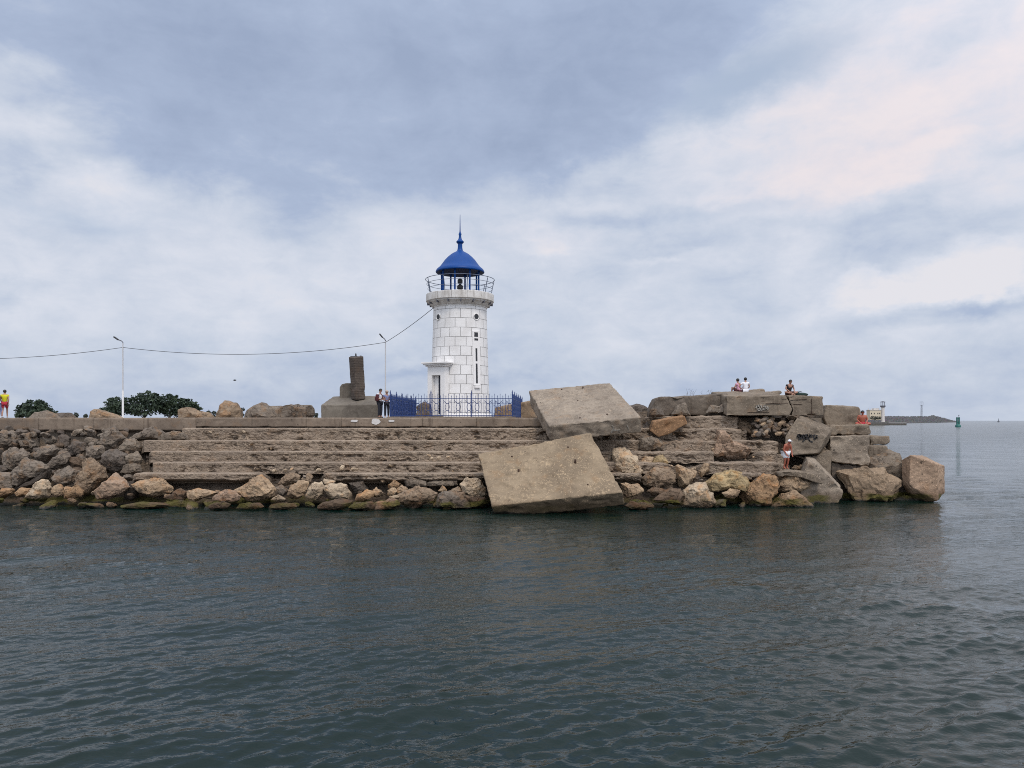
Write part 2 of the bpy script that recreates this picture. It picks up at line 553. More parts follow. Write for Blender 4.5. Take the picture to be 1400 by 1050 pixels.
# label, tile, outline, offset in Y, tint
ROCKS = [
    ('wide grey boulder tucked under the coping wall at the left edge of the view', 'A', [(-60, 240), (0, 212), (80, 215), (180, 260), (240, 330), (200, 400), (60, 400), (-40, 370)], .3, 'grey'),
    ('blocky grey boulder under the coping, right of the leftmost wide one', 'A', [(250, 250), (330, 232), (395, 300), (405, 385), (330, 405), (255, 335)], .3, 'grey'),
    ('small pale grey stone high on the left rubble slope', 'A', [(455, 285), (540, 265), (575, 310), (555, 355), (465, 355)], .2, 'grey'),
    ('grey rounded boulder just under the coping, between the small pale stone and the ridged one', 'A', [(575, 300), (640, 258), (715, 295), (725, 380), (660, 425), (590, 370)], .3, 'dgrey'),
    ('smooth grey boulder leaning on top of the huge slab-like boulder', 'A', [(35, 450), (130, 395), (210, 420), (300, 440), (295, 525), (150, 605), (60, 625), (28, 540)], .05, 'grey'),
    ('huge slab-like grey boulder with a flat sunlit top and dark underside, left slope', 'A', [(118, 700), (140, 600), (300, 510), (430, 528), (503, 590), (430, 665), (190, 805), (128, 790)], -.1, 'grey'),
    ('dark boulder in shade beneath the huge slab-like boulder', 'A', [(175, 800), (330, 720), (510, 620), (500, 700), (380, 800), (300, 830), (210, 830)], .35, 'dark'),  # added rock, its dark tint stands for the shade under the slab-like one
    ('rounded grey boulder with a dark crevice below, above the oval one on the left slope', 'A', [(358, 450), (420, 370), (560, 348), (622, 400), (572, 472), (430, 532), (378, 500)], 0, 'grey'),
    ('oval cracked grey boulder in the middle of the left slope', 'A', [(497, 560), (570, 480), (660, 433), (712, 480), (702, 545), (560, 607), (508, 600)], -.1, 'grey'),
    ('ridged dark grey boulder with stacked layers near the top of the left slope', 'A', [(700, 390), (760, 308), (860, 328), (885, 420), (800, 478), (725, 472)], .1, 'dgrey'),
    ('small brown boulder wedged under the ridged dark one', 'A', [(715, 500), (800, 478), (855, 520), (830, 595), (740, 592)], .2, 'brown'),
    ('pitted round grey boulder in the lower middle of the left slope', 'A', [(533, 690), (590, 608), (690, 588), (790, 638), (803, 720), (740, 783), (600, 783), (540, 733)], -.1, 'grey'),
    ('tall knobbly tan boulder with a narrow head, right of the pitted round one', 'A', [(798, 760), (820, 680), (890, 620), (868, 560), (900, 513), (962, 560), (1040, 615), (1055, 700), (965, 812), (880, 862), (808, 802)], -.2, 'sand'),
    ('pale wedge-shaped boulder tilted at the waterline on the left', 'A', [(263, 895), (330, 820), (450, 718), (512, 708), (533, 800), (490, 902), (400, 942), (290, 917)], -.25, 'pale'),
    ('cream boulder beside the pale tilted wedge, just above the water', 'A', [(528, 860), (540, 788), (600, 773), (662, 800), (652, 882), (570, 900)], -.15, 'tan'),
    ('flat-topped orange boulder above the water, right of the cream one', 'A', [(658, 800), (780, 783), (842, 830), (832, 882), (720, 910), (658, 905)], -.15, 'orange'),
    ('orange boulder at the waterline on the left edge of the view', 'A', [(-60, 860), (0, 830), (60, 798), (142, 810), (132, 862), (20, 910), (-40, 915)], -.1, 'orange'),
    ('small orange-brown boulder at the waterline under the huge slab-like one', 'A', [(148, 852), (230, 798), (312, 820), (292, 872), (180, 895)], -.05, 'orange'),
    ('upright grey boulder at the left edge above the orange waterline stones', 'A', [(-40, 640), (50, 638), (112, 660), (128, 790), (40, 822), (-40, 830)], .1, 'grey'),
    ('dark grey boulder half in shade at the far left of the slope', 'A', [(-60, 450), (0, 420), (30, 470), (30, 600), (-10, 640), (-60, 620)], .5, 'dark'),  # fills a gap between rocks, the gap's shade is in the dark tint
    ('grey boulder with round pits beside the tall upright one', 'A', [(868, 400), (1000, 368), (1055, 390), (1050, 470), (962, 535), (880, 485)], 0, 'grey'),
    ('tall upright smooth grey boulder leaning under the coping beside the steps', 'B', [(43, 370), (110, 208), (190, 178), (272, 218), (323, 290), (242, 425), (120, 435)], -.05, 'grey'),
    ('dark round cracked boulder against the left end of the steps', 'B', [(38, 520), (100, 440), (200, 423), (292, 468), (323, 550), (242, 635), (110, 645), (58, 590)], -.1, 'dgrey'),
    ('smooth tan boulder with a sloping left face at the foot of the steps end', 'B', [(-4, 830), (90, 728), (180, 668), (252, 720), (323, 800), (252, 885), (140, 935), (40, 895)], -.3, 'pink'),
    ('yellowish tan boulder with a lumpy face under the lowest step', 'B', [(398, 770), (440, 743), (560, 718), (700, 718), (803, 790), (783, 855), (620, 895), (500, 875), (428, 832)], -.2, 'tan'),
    ('sandy rubble mound spilling over the top of the steps at their left end', 'B', [(330, 330), (400, 250), (520, 195), (600, 178), (685, 240), (720, 310), (470, 320)], .2, 'grey'),
    ('brown crumbly rock low between the lumpy tan boulder and the flat tan one', 'B', [(700, 900), (760, 868), (860, 818), (935, 850), (905, 940), (780, 950)], -.1, 'brown'),
    ('low weedy rock awash below the lumpy tan boulder', 'B', [(270, 985), (480, 945), (740, 962), (760, 1000), (500, 1015), (300, 1010)], -.6, 'brown'),
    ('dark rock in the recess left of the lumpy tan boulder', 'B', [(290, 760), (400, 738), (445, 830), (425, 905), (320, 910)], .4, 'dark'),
    ('flat tan boulder under the dark overhang of the lowest step', 'C', [(-25, 830), (30, 798), (150, 828), (250, 850), (205, 890), (60, 940), (-25, 930)], -.2, 'tan'),
    ('pinkish knobbed boulder at the water under the dark overhang', 'C', [(225, 920), (270, 868), (340, 825), (450, 838), (520, 890), (512, 940), (380, 975), (270, 975)], -.45, 'pink'),
    ('big peaked tan boulder rising to the broken gap in the lowest step', 'C', [(465, 830), (620, 738), (730, 670), (803, 730), (875, 830), (855, 905), (740, 950), (600, 945), (515, 890)], -.25, 'tan'),
    ('tan boulder in the broken gap of the lowest step', 'C', [(885, 770), (950, 688), (1050, 658), (1085, 690), (1005, 765), (920, 795)], 0, 'sand'),
    ('little pale triangular stone right of the big peaked tan boulder', 'C', [(835, 925), (900, 865), (975, 922), (940, 940)], -.3, 'pale'),
    ('greyish stone jammed below the gap in the lowest step', 'C', [(875, 800), (940, 775), (995, 830), (965, 885), (900, 855)], .05, 'grey'),
    ('mossy boulder with a green top at the water below the pinkish knobbed one', 'C', [(160, 1000), (220, 955), (330, 945), (405, 968), (385, 1012), (240, 1020)], -.75, 'brown'),
    ('mossy boulder with a green top at the water below the big peaked one', 'C', [(490, 1012), (530, 962), (700, 958), (750, 1000), (640, 1022), (560, 1025)], -.75, 'brown'),
    ('mossy flat rock awash left of the pale wave-worn boulder', 'C', [(820, 1005), (900, 960), (1050, 965), (1080, 1000), (950, 1025), (850, 1022)], -.7, 'brown'),
    ('golden boulder with rounded edges left of the fissured pale boulder', 'D', [(15, 880), (60, 788), (140, 722), (225, 748), (220, 830), (152, 895), (60, 915)], -.2, 'tan'),
    ('fissured pale yellow boulder below the broken step', 'D', [(197, 890), (240, 798), (300, 743), (382, 728), (403, 800), (393, 885), (320, 920), (228, 915)], -.3, 'pale'),
    ('big smooth pale boulder with a small dark notch under the lowest step', 'D', [(407, 790), (450, 763), (560, 748), (642, 768), (693, 860), (672, 925), (560, 912), (490, 935), (438, 872)], -.3, 'pale'),
    ('tan stone wedged upright in the step gap above the fissured pale boulder', 'D', [(160, 712), (240, 652), (292, 690), (252, 762), (198, 735)], .05, 'sand'),
    ('thin flat stone lying above the fissured and smooth pale boulders', 'D', [(372, 740), (400, 712), (512, 733), (493, 768), (400, 770)], -.1, 'pale'),
    ('low orange boulder right of the big smooth pale one', 'D', [(710, 915), (740, 868), (830, 826), (915, 850), (893, 893), (780, 945), (718, 945)], -.35, 'orange'),
    ('pale pointed stone on the low orange boulder', 'D', [(888, 850), (930, 796), (983, 840), (973, 893), (908, 895)], -.2, 'tan'),
    ('long dark weed-edged boulder in the water below the smooth pale one', 'D', [(262, 1012), (380, 948), (560, 918), (695, 938), (655, 995), (600, 1015), (380, 1035)], -.75, 'brown'),
    ('brown weed-edged boulder in the water below the low orange one', 'D', [(645, 1003), (720, 958), (900, 938), (945, 982), (905, 1020), (700, 1032)], -.75, 'brown'),
    ('pinkish boulder at the water left of the grey-tan ledge boulder', 'D', [(925, 955), (1050, 915), (1150, 935), (1180, 985), (1080, 1028), (930, 1028)], -.7, 'pink'),
    ('brownish boulder high in the step gap, left of the upright tan stone', 'D', [(-5, 665), (60, 648), (145, 680), (122, 745), (30, 775), (-5, 765)], .1, 'sand'),
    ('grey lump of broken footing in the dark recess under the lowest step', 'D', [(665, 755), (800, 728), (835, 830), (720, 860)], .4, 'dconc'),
    ('long low grey-tan boulder at the waterline left of the weed-banded dark one', 'E', [(113, 890), (170, 828), (330, 793), (450, 788), (520, 850), (485, 935), (300, 990), (180, 985), (138, 932)], -.5, 'sand'),
    ('dark flat boulder with a bright weed band at the water', 'E', [(472, 960), (500, 888), (590, 848), (783, 848), (790, 900), (830, 970), (845, 1005), (720, 1020), (488, 998)], -.55, 'grey'),
    ('large pale rounded boulder beside the left edge of the tilted slab', 'E', [(717, 760), (830, 708), (920, 718), (993, 800), (1015, 880), (940, 925), (850, 905), (790, 855)], -.2, 'pale'),
    ('brown-footed boulder under the large pale rounded one', 'E', [(785, 875), (880, 905), (1000, 905), (1040, 965), (900, 1012), (840, 1000)], -.35, 'brown'),
    ('triangular tan stone standing behind the long low grey-tan boulder', 'E', [(522, 832), (560, 772), (608, 830), (570, 855)], -.1, 'tan'),
    ('tan stone between the triangular one and the large pale boulder', 'E', [(635, 835), (720, 788), (775, 840), (690, 855)], -.15, 'sand'),
    ('orange boulder in the shade of the step behind two rounded stones', 'E', [(-5, 775), (70, 718), (143, 760), (133, 802), (20, 815)], .1, 'orange'),
    ('rounded tan stone left of the long low grey-tan boulder', 'E', [(88, 832), (140, 768), (198, 810), (183, 855), (110, 875)], -.2, 'tan'),
    ('small rounded tan stone stacked over a flat one', 'E', [(-5, 830), (70, 798), (103, 840), (62, 885), (-5, 885)], -.3, 'tan'),
    ('small flat pale stone under the rounded tan stack', 'E', [(5, 890), (90, 878), (125, 900), (90, 920), (15, 920)], -.45, 'pale'),
    ('grey broken concrete lump under the lowest step, left of its twin', 'E', [(178, 720), (240, 698), (385, 738), (385, 790), (188, 790)], .05, 'conc'),
    ('long grey broken concrete lump under the lowest step near the slab', 'E', [(398, 750), (500, 728), (693, 728), (705, 785), (418, 788)], .05, 'conc'),
    ('large pale angular boulder right of the tilted slab, with a grey lichen patch', 'F', [(148, 560), (158, 430), (240, 387), (302, 418), (372, 500), (465, 640), (422, 725), (330, 735), (198, 662)], -.2, 'pale'),
    ('low tan boulder close to the right corner of the tilted slab', 'F', [(222, 760), (270, 743), (400, 772), (470, 840), (423, 885), (290, 895), (238, 852)], -.5, 'tan'),
    ('layered boulder with horizontal ridges below the steps', 'F', [(465, 640), (560, 588), (720, 608), (770, 700), (753, 775), (600, 818), (488, 785), (438, 702)], -.3, 'sand'),
    ('smooth tan triangular boulder pointing down, right of the layered one', 'F', [(793, 580), (880, 573), (990, 640), (953, 745), (882, 828), (828, 792), (803, 692)], -.15, 'tan'),
    ('rounded ochre boulder resting above the layered one', 'F', [(537, 560), (580, 488), (640, 473), (695, 540), (662, 605), (558, 595)], 0, 'yellow'),
    ('tan boulder in the cleft between the pale angular and the ochre boulders', 'F', [(415, 535), (470, 488), (565, 478), (522, 575), (470, 628)], .1, 'tan'),
    ('reddish-brown low boulder beneath the layered one', 'F', [(495, 835), (560, 798), (695, 828), (655, 878), (540, 880)], -.4, 'brown'),
    ('dark brown crumbly boulder at the waterline below the layered one', 'F', [(540, 920), (650, 858), (740, 812), (832, 808), (885, 880), (820, 975), (680, 970), (555, 955)], -.5, 'brown'),
    ('pale round-topped boulder with a green foot at the water', 'G', [(-92, 840), (-40, 788), (100, 758), (193, 860), (245, 965), (180, 1000), (0, 1008), (-120, 985), (-105, 900)], -.5, 'pale'),
    ('low rock thick with yellow-green weed beside the tilted slab', 'F', [(235, 985), (330, 940), (560, 962), (585, 1005), (420, 1025), (290, 1020)], -.8, 'brown'),
    ('grey concrete lump on the broken steps right of the upper slab', 'F', [(385, 400), (410, 298), (520, 258), (625, 290), (705, 350), (662, 425), (460, 435)], -.1, 'conc'),
    ('tall tan pyramid-shaped boulder standing on the broken steps', 'G', [(250, 228), (325, 235), (400, 330), (535, 400), (525, 472), (400, 505), (280, 492), (138, 475), (200, 360)], -.3, 'pink'),
    ('wide yellowish boulder with a bulging top at the foot of the broken steps', 'G', [(137, 750), (200, 698), (330, 618), (400, 598), (482, 640), (555, 760), (503, 845), (420, 815), (300, 825), (178, 835)], -.4, 'yellow'),
    ('tan boulder hidden under the wide yellowish one', 'G', [(275, 850), (360, 818), (455, 828), (445, 885), (370, 918), (298, 895)], -.3, 'tan'),
    ('large orange rounded boulder at the water under the white-capped man', 'G', [(497, 880), (560, 778), (620, 708), (700, 657), (803, 688), (845, 770), (855, 852), (752, 965), (620, 1008), (518, 985)], -.5, 'orange'),
    ('tan boulder sitting high under the cap slab, beside the cobble pile', 'G', [(375, 172), (460, 118), (540, 118), (603, 180), (625, 242), (550, 263), (440, 233)], .1, 'sand'),
    ('narrow upright tan stone between the smooth triangular and yellowish boulders', 'G', [(37, 645), (90, 558), (155, 558), (143, 622), (70, 695)], -.2, 'tan'),
    ('jagged pale orange boulder below the graffiti block', 'H', [(-150, 770), (-80, 700), (20, 648), (120, 688), (255, 740), (205, 802), (120, 855), (0, 855), (-100, 830)], -.3, 'tan'),
    ('broad tan boulder with a dark wet foot, right of the orange rounded one', 'H', [(-195, 992), (-130, 910), (-60, 858), (60, 838), (133, 900), (208, 992), (60, 1012), (-100, 1010)], -.5, 'tan'),
    ('rounded boulder left of a row of three on the ledge by the man', 'H', [(25, 600), (60, 565), (100, 585), (105, 618), (50, 628)], -.2, 'sand'),
    ('pale boulder at the right end of a row of three on the ledge', 'H', [(130, 600), (160, 590), (192, 608), (180, 635), (140, 630)], -.2, 'pale'),
    ('middle boulder of a row of three on the ledge under the graffiti block', 'H', [(85, 580), (110, 560), (150, 580), (145, 608), (100, 610)], -.1, 'sand'),
    ('grey mound of rubble against the recessed cap wall', 'F', [(950, -10), (1010, -45), (1070, -30), (1120, 20), (1100, 50), (960, 50)], .6, 'dconc'),
    ('dark brown stone in shade under the right end of the upper slab', 'F', [(440, 200), (480, 130), (525, 160), (510, 250), (460, 260)], .4, 'dgrey'),
    ('crumbled concrete lump at the left end of the second step', 'B', [(225, 440), (330, 300), (430, 330), (440, 425), (330, 475)], .25, 'conc'),
    ('crumbled concrete lump at the left end of the third and fourth steps', 'B', [(290, 490), (420, 425), (465, 520), (410, 610), (315, 570)], .2, 'conc'),
    ('crumbled concrete lump above the left end of the lowest step', 'B', [(265, 645), (330, 560), (440, 560), (470, 640), (350, 672)], .15, 'conc'),
    ('flat rubble heap under the coping right of the sandy rubble mound', 'B', [(660, 320), (690, 235), (820, 225), (930, 250), (990, 310), (800, 330)], .15, 'conc'),
    ('brown stone wedged in the cleft left of the pale angular boulder', 'F', [(60, 520), (100, 430), (160, 430), (150, 560), (120, 640)], .3, 'grey'),
]
for i, (lab, tl, pts, off, tint) in enumerate(ROCKS):
    poly = tp(tl, pts)
    cx = sum(p[0] for p in poly) / len(poly)
    cy = sum(p[1] for p in poly) / len(poly)
    Y = slopeY(cx, cy) + off + 0.15
    area = abs(sum(poly[k][0] * poly[(k + 1) % len(poly)][1] - poly[(k + 1) % len(poly)][0] * poly[k][1] for k in range(len(poly)))) / 2
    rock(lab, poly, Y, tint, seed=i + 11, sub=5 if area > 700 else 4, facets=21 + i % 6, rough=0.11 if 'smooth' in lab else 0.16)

# the same slope goes on past the left edge of the view
for o in [b for b in bpy.data.objects if b.name.startswith('boulder') and -28.3 < b.location.x < -21.5 and b.location.y < 46.2][:22]:
    for sh in (1, 2):
        c = o.copy()
        COL.objects.link(c)
        c.location.x = -59.4 - o.location.x if sh == 1 else o.location.x - 17.5
        c.location.y += 0.1
        c.scale.x = -1 if sh == 1 else 1
        tag(c, 'boulder on the rubble slope that goes on past the left edge of the view', 'boulder', 'boulders past the left edge of the view')

# stones standing on the quay
for i, (lab, poly, Y, tint) in enumerate([
    ('low flat tan rock on the quay right of the right-hand trees', [(245, 574), (245, 560), (258, 558), (285, 565), (291, 574)], 49, 'sand'),
    ('squat rock with a pointed top on the quay, leftmost of three big ones', [(296, 575), (302, 556), (309, 549), (325, 552.5), (332, 560), (329, 575)], 49, 'sand'),
    ('long humped rock on the quay, middle of three big ones', [(330, 574), (336, 560), (345, 553), (358, 549.5), (365, 554), (381, 555), (383, 568), (379, 575)], 49.2, 'grey'),
    ('blocky layered rock on the quay next to the monument plinth', [(383, 572), (385, 560), (395, 553), (412, 552), (426, 553), (428, 567), (421, 575)], 49, 'grey'),
    ('low hump of rock on the quay in front of the lone left tree', [(38, 575), (48, 563), (62, 562), (73, 566), (82, 575)], 49, 'grey'),
    ('flat grey rubble pile on the quay between the tree and the sandy mound', [(70, 575), (78, 565), (95, 565), (105, 575)], 50, 'dgrey'),
    ('sandy mound on the quay at the foot of the left street lamp', [(119, 575), (124, 562), (132, 560), (150, 565), (175, 575)], 50, 'sand'),
    ('dark grey stone inside the blue fence left of the lighthouse door', [(568, 572), (570, 557), (580, 548.5), (588, 553), (590, 572)], 49, 'dgrey'),
    ('dark rounded mound behind the right shoulder of the upper slab', [(846, 575), (858, 555), (868, 552.5), (880, 556), (893, 566), (896, 576)], 48.5, 'dgrey'),
    ('lumpy grey rock heap at the foot of the slanted cap chunk', [(886, 569), (890, 559), (900, 555.5), (906, 560), (909, 569)], 45.3, 'dconc'),
    ('pale-tipped broken stone leaning on the slanted cap chunk', [(918, 568), (925, 556), (938, 550), (940, 557), (945, 568)], 45.2, 'conc'),
    ('whitish broken stone in front of the recessed cap wall', [(966, 564), (972, 554), (983, 556), (988, 564)], 45.9, 'lconc'),
    ('small whitish chunk right of the whitish broken stone', [(982, 564), (984, 553), (988, 553), (993, 564)], 45.8, 'lconc'),
]):
    rock(lab, poly, Y, tint, seed=200 + i, sub=4, rough=0.10, facets=14)


# ------------------------------------------------------------------ concrete blocks (closed solids, remeshed, worn)
def worn(bm, name, voxel, rough=1.0, smooth_it=3, seed=0, chip=1.0):
    me = bpy.data.meshes.new('tmp')
    bmesh.ops.triangulate(bm, faces=bm.faces[:])
    bmesh.ops.recalc_face_normals(bm, faces=bm.faces[:])
    bm.to_mesh(me)
    bm.free()
    tmp = bpy.data.objects.new('tmp', me)
    COL.objects.link(tmp)
    md = tmp.modifiers.new('r', 'REMESH')
    md.mode = 'VOXEL'
    md.voxel_size = voxel
    sm = tmp.modifiers.new('s', 'SMOOTH')
    sm.factor = 0.5
    sm.iterations = smooth_it
    dg = bpy.context.evaluated_depsgraph_get()
    dg.update()
    out = bpy.data.meshes.new_from_object(tmp.evaluated_get(dg))
    bpy.data.objects.remove(tmp)
    bpy.data.meshes.remove(me)
    n = len(out.vertices)
    co = np.empty(n * 3)
    no = np.empty(n * 3)
    out.vertices.foreach_get('co', co)
    out.vertices.foreach_get('normal', no)
    co = co.reshape(-1, 3)
    no = no.reshape(-1, 3)
    so = Vector((seed * 7.3, seed * 2.1, seed))
    for i in range(n):
        q = Vector(co[i])
        a = noise.fractal(q * 0.9 + so, 0.9, 2.0, 4) * 0.035
        b = noise.noise(q * 4 + so) * 0.018 + noise.noise(q * 9 + so) * 0.013
        c = noise.noise(q * 1.9 - so)
        d = -0.09 * chip * max(0.0, c - 0.22) * 2.2
        co[i] += no[i] * (rough * (a + b) + d)
    out.vertices.foreach_set('co', co.ravel())
    out.update()
    out.name = name
    return out


def add_block(label, bm, tint, voxel=0.07, rough=1.0, mat=None, seed=0, name='concrete_block', cat='concrete block', group=None, chip=1.0, smooth_it=2):
    me = worn(bm, name, voxel, rough, smooth_it, seed, chip)
    co = np.empty(len(me.vertices) * 3)
    me.vertices.foreach_get('co', co)
    co = co.reshape(-1, 3)
    c = (co.min(0) + co.max(0)) / 2
    org = (float(c[0]), float(c[1]), float(co[:, 2].min()))
    local(me, org)
    o = link(name, me, mat or M_CONC)
    o.location = org
    if tint:
        setcol(o, tint, 0.04)
    tag(o, label, cat, group)
    return o


def prism(poly, Y, vec):
    """Outline at distance Y pushed back along vec."""
    bm = bmesh.new()
    P = [at(x, y, Y) if len((x, y)) == 2 else None for x, y in poly]
    a = [bm.verts.new(p) for p in P]
    b = [bm.verts.new(p + Vector(vec)) for p in P]
    bm.faces.new(a)
    bm.faces.new(b[::-1])
    n = len(a)
    for i in range(n):
        bm.faces.new((a[i], b[i], b[(i + 1) % n], a[(i + 1) % n]))
    return bm


def hexa(front, vec):
    bm = bmesh.new()
    a = [bm.verts.new(at(*p)) for p in front]
    b = [bm.verts.new(at(*p) + Vector(vec)) for p in front]
    bm.faces.new(a)
    bm.faces.new(b[::-1])
    for i in range(4):
        bm.faces.new((a[i], b[i], b[(i + 1) % 4], a[(i + 1) % 4]))
    return bm


def hull(pts):
    bm = bmesh.new()
    for p in pts:
        bm.verts.new(at(*p))
    r = bmesh.ops.convex_hull(bm, input=bm.verts[:])
    junk = [v for v in bm.verts if not v.link_faces]
    for v in junk:
        bm.verts.remove(v)
    return bm


# upper slab, tilted, resting across the steps
up4 = [(722.6, 533.6, 47.6), (834, 523.3, 47.6), (877, 570.5, 42.4), (750, 582, 42.3)]
u = at(*up4[1]) - at(*up4[0])
w = at(*up4[2]) - at(*up4[1])
nn = u.cross(w)
nn.normalize()
if nn.z > 0:
    nn = -nn
upper = add_block('big tilted grey concrete slab lying on top of the steps right of the lighthouse', hexa(up4, nn * 0.93), 'lconc', 0.06, 0.8, seed=3, smooth_it=2, chip=1.0)
# lower slab, leaning into the water
lo4 = [(653, 620, 41.3), (808, 591.4, 41.3), (851.5, 673, 37.9), (672, 692, 37.8)]
u2 = at(*lo4[1]) - at(*lo4[0])
w2 = at(*lo4[2]) - at(*lo4[1])
n2_ = u2.cross(w2)
n2_.normalize()
if n2_.z > 0:
    n2_ = -n2_
lower = add_block('big tan concrete slab leaning into the water with rusty bar stubs', hexa(lo4, n2_ * 1.0 + u2.normalized() * 0.10), None, 0.06, 0.85, mat=M_SLAB, seed=9, smooth_it=2, chip=1.1)


def on_plane(px, py, P0, n):
    d = at(px, py, 1.0) - Vector((0, 0, CH))
    o = Vector((0, 0, CH))
    t = (P0 - o).dot(n) / d.dot(n)
    return o + d * t


fn = -n2_
for (px, py, L, r) in [(709, 648, 0.36, 0.05), (786.4, 634, 0.32, 0.05), (700, 626.5, 0.16, 0.045), (776.6, 613.6, 0.14, 0.045), (803.6, 665, 0.14, 0.045), (723, 680, 0.12, 0.03)]:
    p = on_plane(px, py, at(*lo4[0]), fn)
    up = (Vector((0.05, -0.25, 1.0))).normalized()
    mb = MB()
    mb.tube([p - fn * 0.15 - up * L * 0.4, p + fn * 0.03 - up * L * 0.3, p + fn * 0.05 + up * L * 0.3, p + fn * 0.05 + up * L * 0.6], r, 8)
    b = mb.build('rebar_stub', M_RUST, None, True)
    b.parent = lower
    b.matrix_parent_inverse = Matrix.Translation(-Vector(lower.location))
nu = -nn
for (px, py) in [(768, 533), (797, 530), (790, 548), (830, 567), (793, 572)]:
    p = on_plane(px, py, at(*up4[0]), nu)
    mb = MB()
    mb.tube([p - nu * 0.1, p + nu * 0.06], 0.04, 8)
    b = mb.build('rebar_stub', M_RUST, None, True)
    b.parent = upper
    b.matrix_parent_inverse = Matrix.Translation(-Vector(upper.location))

BL = [
    ('long cap slab on the jetty head with pale graffiti, left of the diagonal crack', [(993.5, 541), (1074.5, 540.5), (1078, 547), (1083.5, 560), (1079.5, 568), (993, 568.5)], 45.0, (0.1, 4, .38), 'conc', .07),
    ('cap slab right of the diagonal crack under the seated man in black', [(1076.5, 540.5), (1100, 540.7), (1126, 542.5), (1126.5, 568), (1082, 568), (1086, 561), (1081, 549)], 45.0, (0.0, 3.5, .12), 'conc', .07),
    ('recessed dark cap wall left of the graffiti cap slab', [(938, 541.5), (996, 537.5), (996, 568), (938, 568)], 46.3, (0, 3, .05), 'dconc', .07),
    ('slanted cap chunk with a sloping left end on the jetty head', [(889, 561), (898, 544), (903, 542.5), (940, 541), (945, 568), (887, 569)], 45.7, (.2, 2.5, 0), 'dconc', .07),
    ('thin upper slab on which the pink and white pair sit', [(955, 541), (1000, 536.2), (1046, 531.2), (1047.5, 536.5), (1000, 542)], 49.2, (0, 3, 0), 'conc', .06),
    ('thin broken slab top between the pair and the man in black', [(1046, 535.5), (1067, 533.8), (1070, 537), (1064, 541), (1046, 541)], 49.3, (0, 2, 0), 'lconc', .06),
    ('upright block behind the sunburnt man', [(1130, 553.5), (1174, 555.5), (1177, 560), (1178, 582), (1131, 583), (1126, 571)], 46.9, (.2, 2.4, 0), 'conc', .07),
    ('thick ledge block on which the sunburnt man sits', [(1135.5, 581), (1188, 580.5), (1191.5, 590), (1190.5, 594.6), (1134, 595.4)], 45.6, (.1, 2.6, .02), 'conc', .06),
    ('large square-faced block stacked below the ledge block', [(1135, 596.2), (1188.6, 595), (1191, 638.5), (1135.5, 631)], 45.3, (.1, 2.2, 0), 'lconc', .06),
    ('short slab jutting out to sea right of the square-faced block', [(1189.5, 595.5), (1217.3, 595.6), (1217.3, 607.5), (1189.5, 608.5)], 46.4, (0, 2.2, 0), 'conc', .06),
    ('wedge block under the short jutting slab', [(1188, 609), (1213, 609.5), (1214.5, 616), (1191, 626), (1186, 626)], 46.1, (0, 1.6, 0), 'conc', .06),
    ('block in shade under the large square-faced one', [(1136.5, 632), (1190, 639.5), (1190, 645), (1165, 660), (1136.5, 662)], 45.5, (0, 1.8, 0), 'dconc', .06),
    ('long tilted concrete slab sliding towards the water at the jetty head', [(1105, 631), (1117, 633.5), (1136, 653), (1153.5, 672), (1151, 681), (1146, 688), (1128, 693), (1104, 693), (1093, 680), (1096, 655)], 43.1, (.45, 1.6, .25), 'lconc', .05),
    ('sloping concrete footing between graffiti block and square-faced block', [(1084, 623), (1104, 626), (1120, 622), (1131, 612), (1137, 618), (1137, 660), (1122, 643), (1108, 631)], 44.7, (0, 1.5, .1), 'conc', .06),
    ('rusty orange concrete slab tilted on the steps under the cap chunk', [(888.5, 589), (893, 576), (936, 568.5), (940, 579), (914, 594), (900, 598.5)], 44.0, (.15, 1.3, .05), (0.26, 0.155, 0.085), .05),
    ('concrete ledge fragment below the white-capped man', [(1062, 645), (1085, 644), (1110, 646.5), (1124, 656), (1125, 662.5), (1112, 659), (1096, 653), (1064, 652)], 42.6, (0, 1.2, .05), 'conc', .05),
    ('cream-brown wall of concrete between the fence and the upper slab', [(676, 557), (700, 552.5), (729, 547), (732, 572), (674, 572)], 57, (.3, 2.4, 0), 'sand', .08),
]
for i, (lab, poly, Y, vec, tint, vx) in enumerate(BL):
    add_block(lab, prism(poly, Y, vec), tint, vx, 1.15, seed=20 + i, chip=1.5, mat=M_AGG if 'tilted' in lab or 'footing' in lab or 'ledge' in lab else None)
add_block('rough concrete block with a black graffiti scrawl',
          hull([(1090.5, 570, 44.5), (1113, 584, 44.2), (1128.5, 598, 44.2), (1118, 621, 44.1), (1083, 622.5, 44.1), (1073.5, 596, 44.3), (1073, 606, 44.25),
                (1096, 565.5, 45.4), (1138.5, 585.5, 45.3), (1134, 601, 45.3), (1122, 622, 46), (1078, 618, 46), (1082, 585, 46), (1100, 570, 46.6), (1136, 590, 46.6)]), 'conc', .05, 1.3, mat=M_AGG, seed=26, chip=1.3)
cube = add_block('big rough concrete cube standing in the water at the tip of the jetty',
                 hull([(1244, 621.5, 44.2), (1281.5, 634.5, 43.9), (1281.5, 685, 43.9), (1243.5, 664, 44.2), (1233, 629, 45.3), (1233, 662, 45.3),
                       (1292.5, 637, 45.2), (1291.5, 674, 45.2), (1262, 623, 46), (1270, 668, 46), (1250, 690, 45)]), 'pink', 0.045, 1.1, mat=M_AGG, seed=60, chip=0.9)
rock('pitted concrete boulder between the tilted slab and the cube at the jetty tip', [(1154, 648), (1180, 641), (1200, 636.5), (1208, 639), (1212, 650), (1223.5, 657), (1224, 672), (1219, 688), (1195, 693), (1172, 688), (1159, 668)], 44.7, 'sand', seed=301, sub=5, facets=14, rough=0.17, mat=M_AGG)
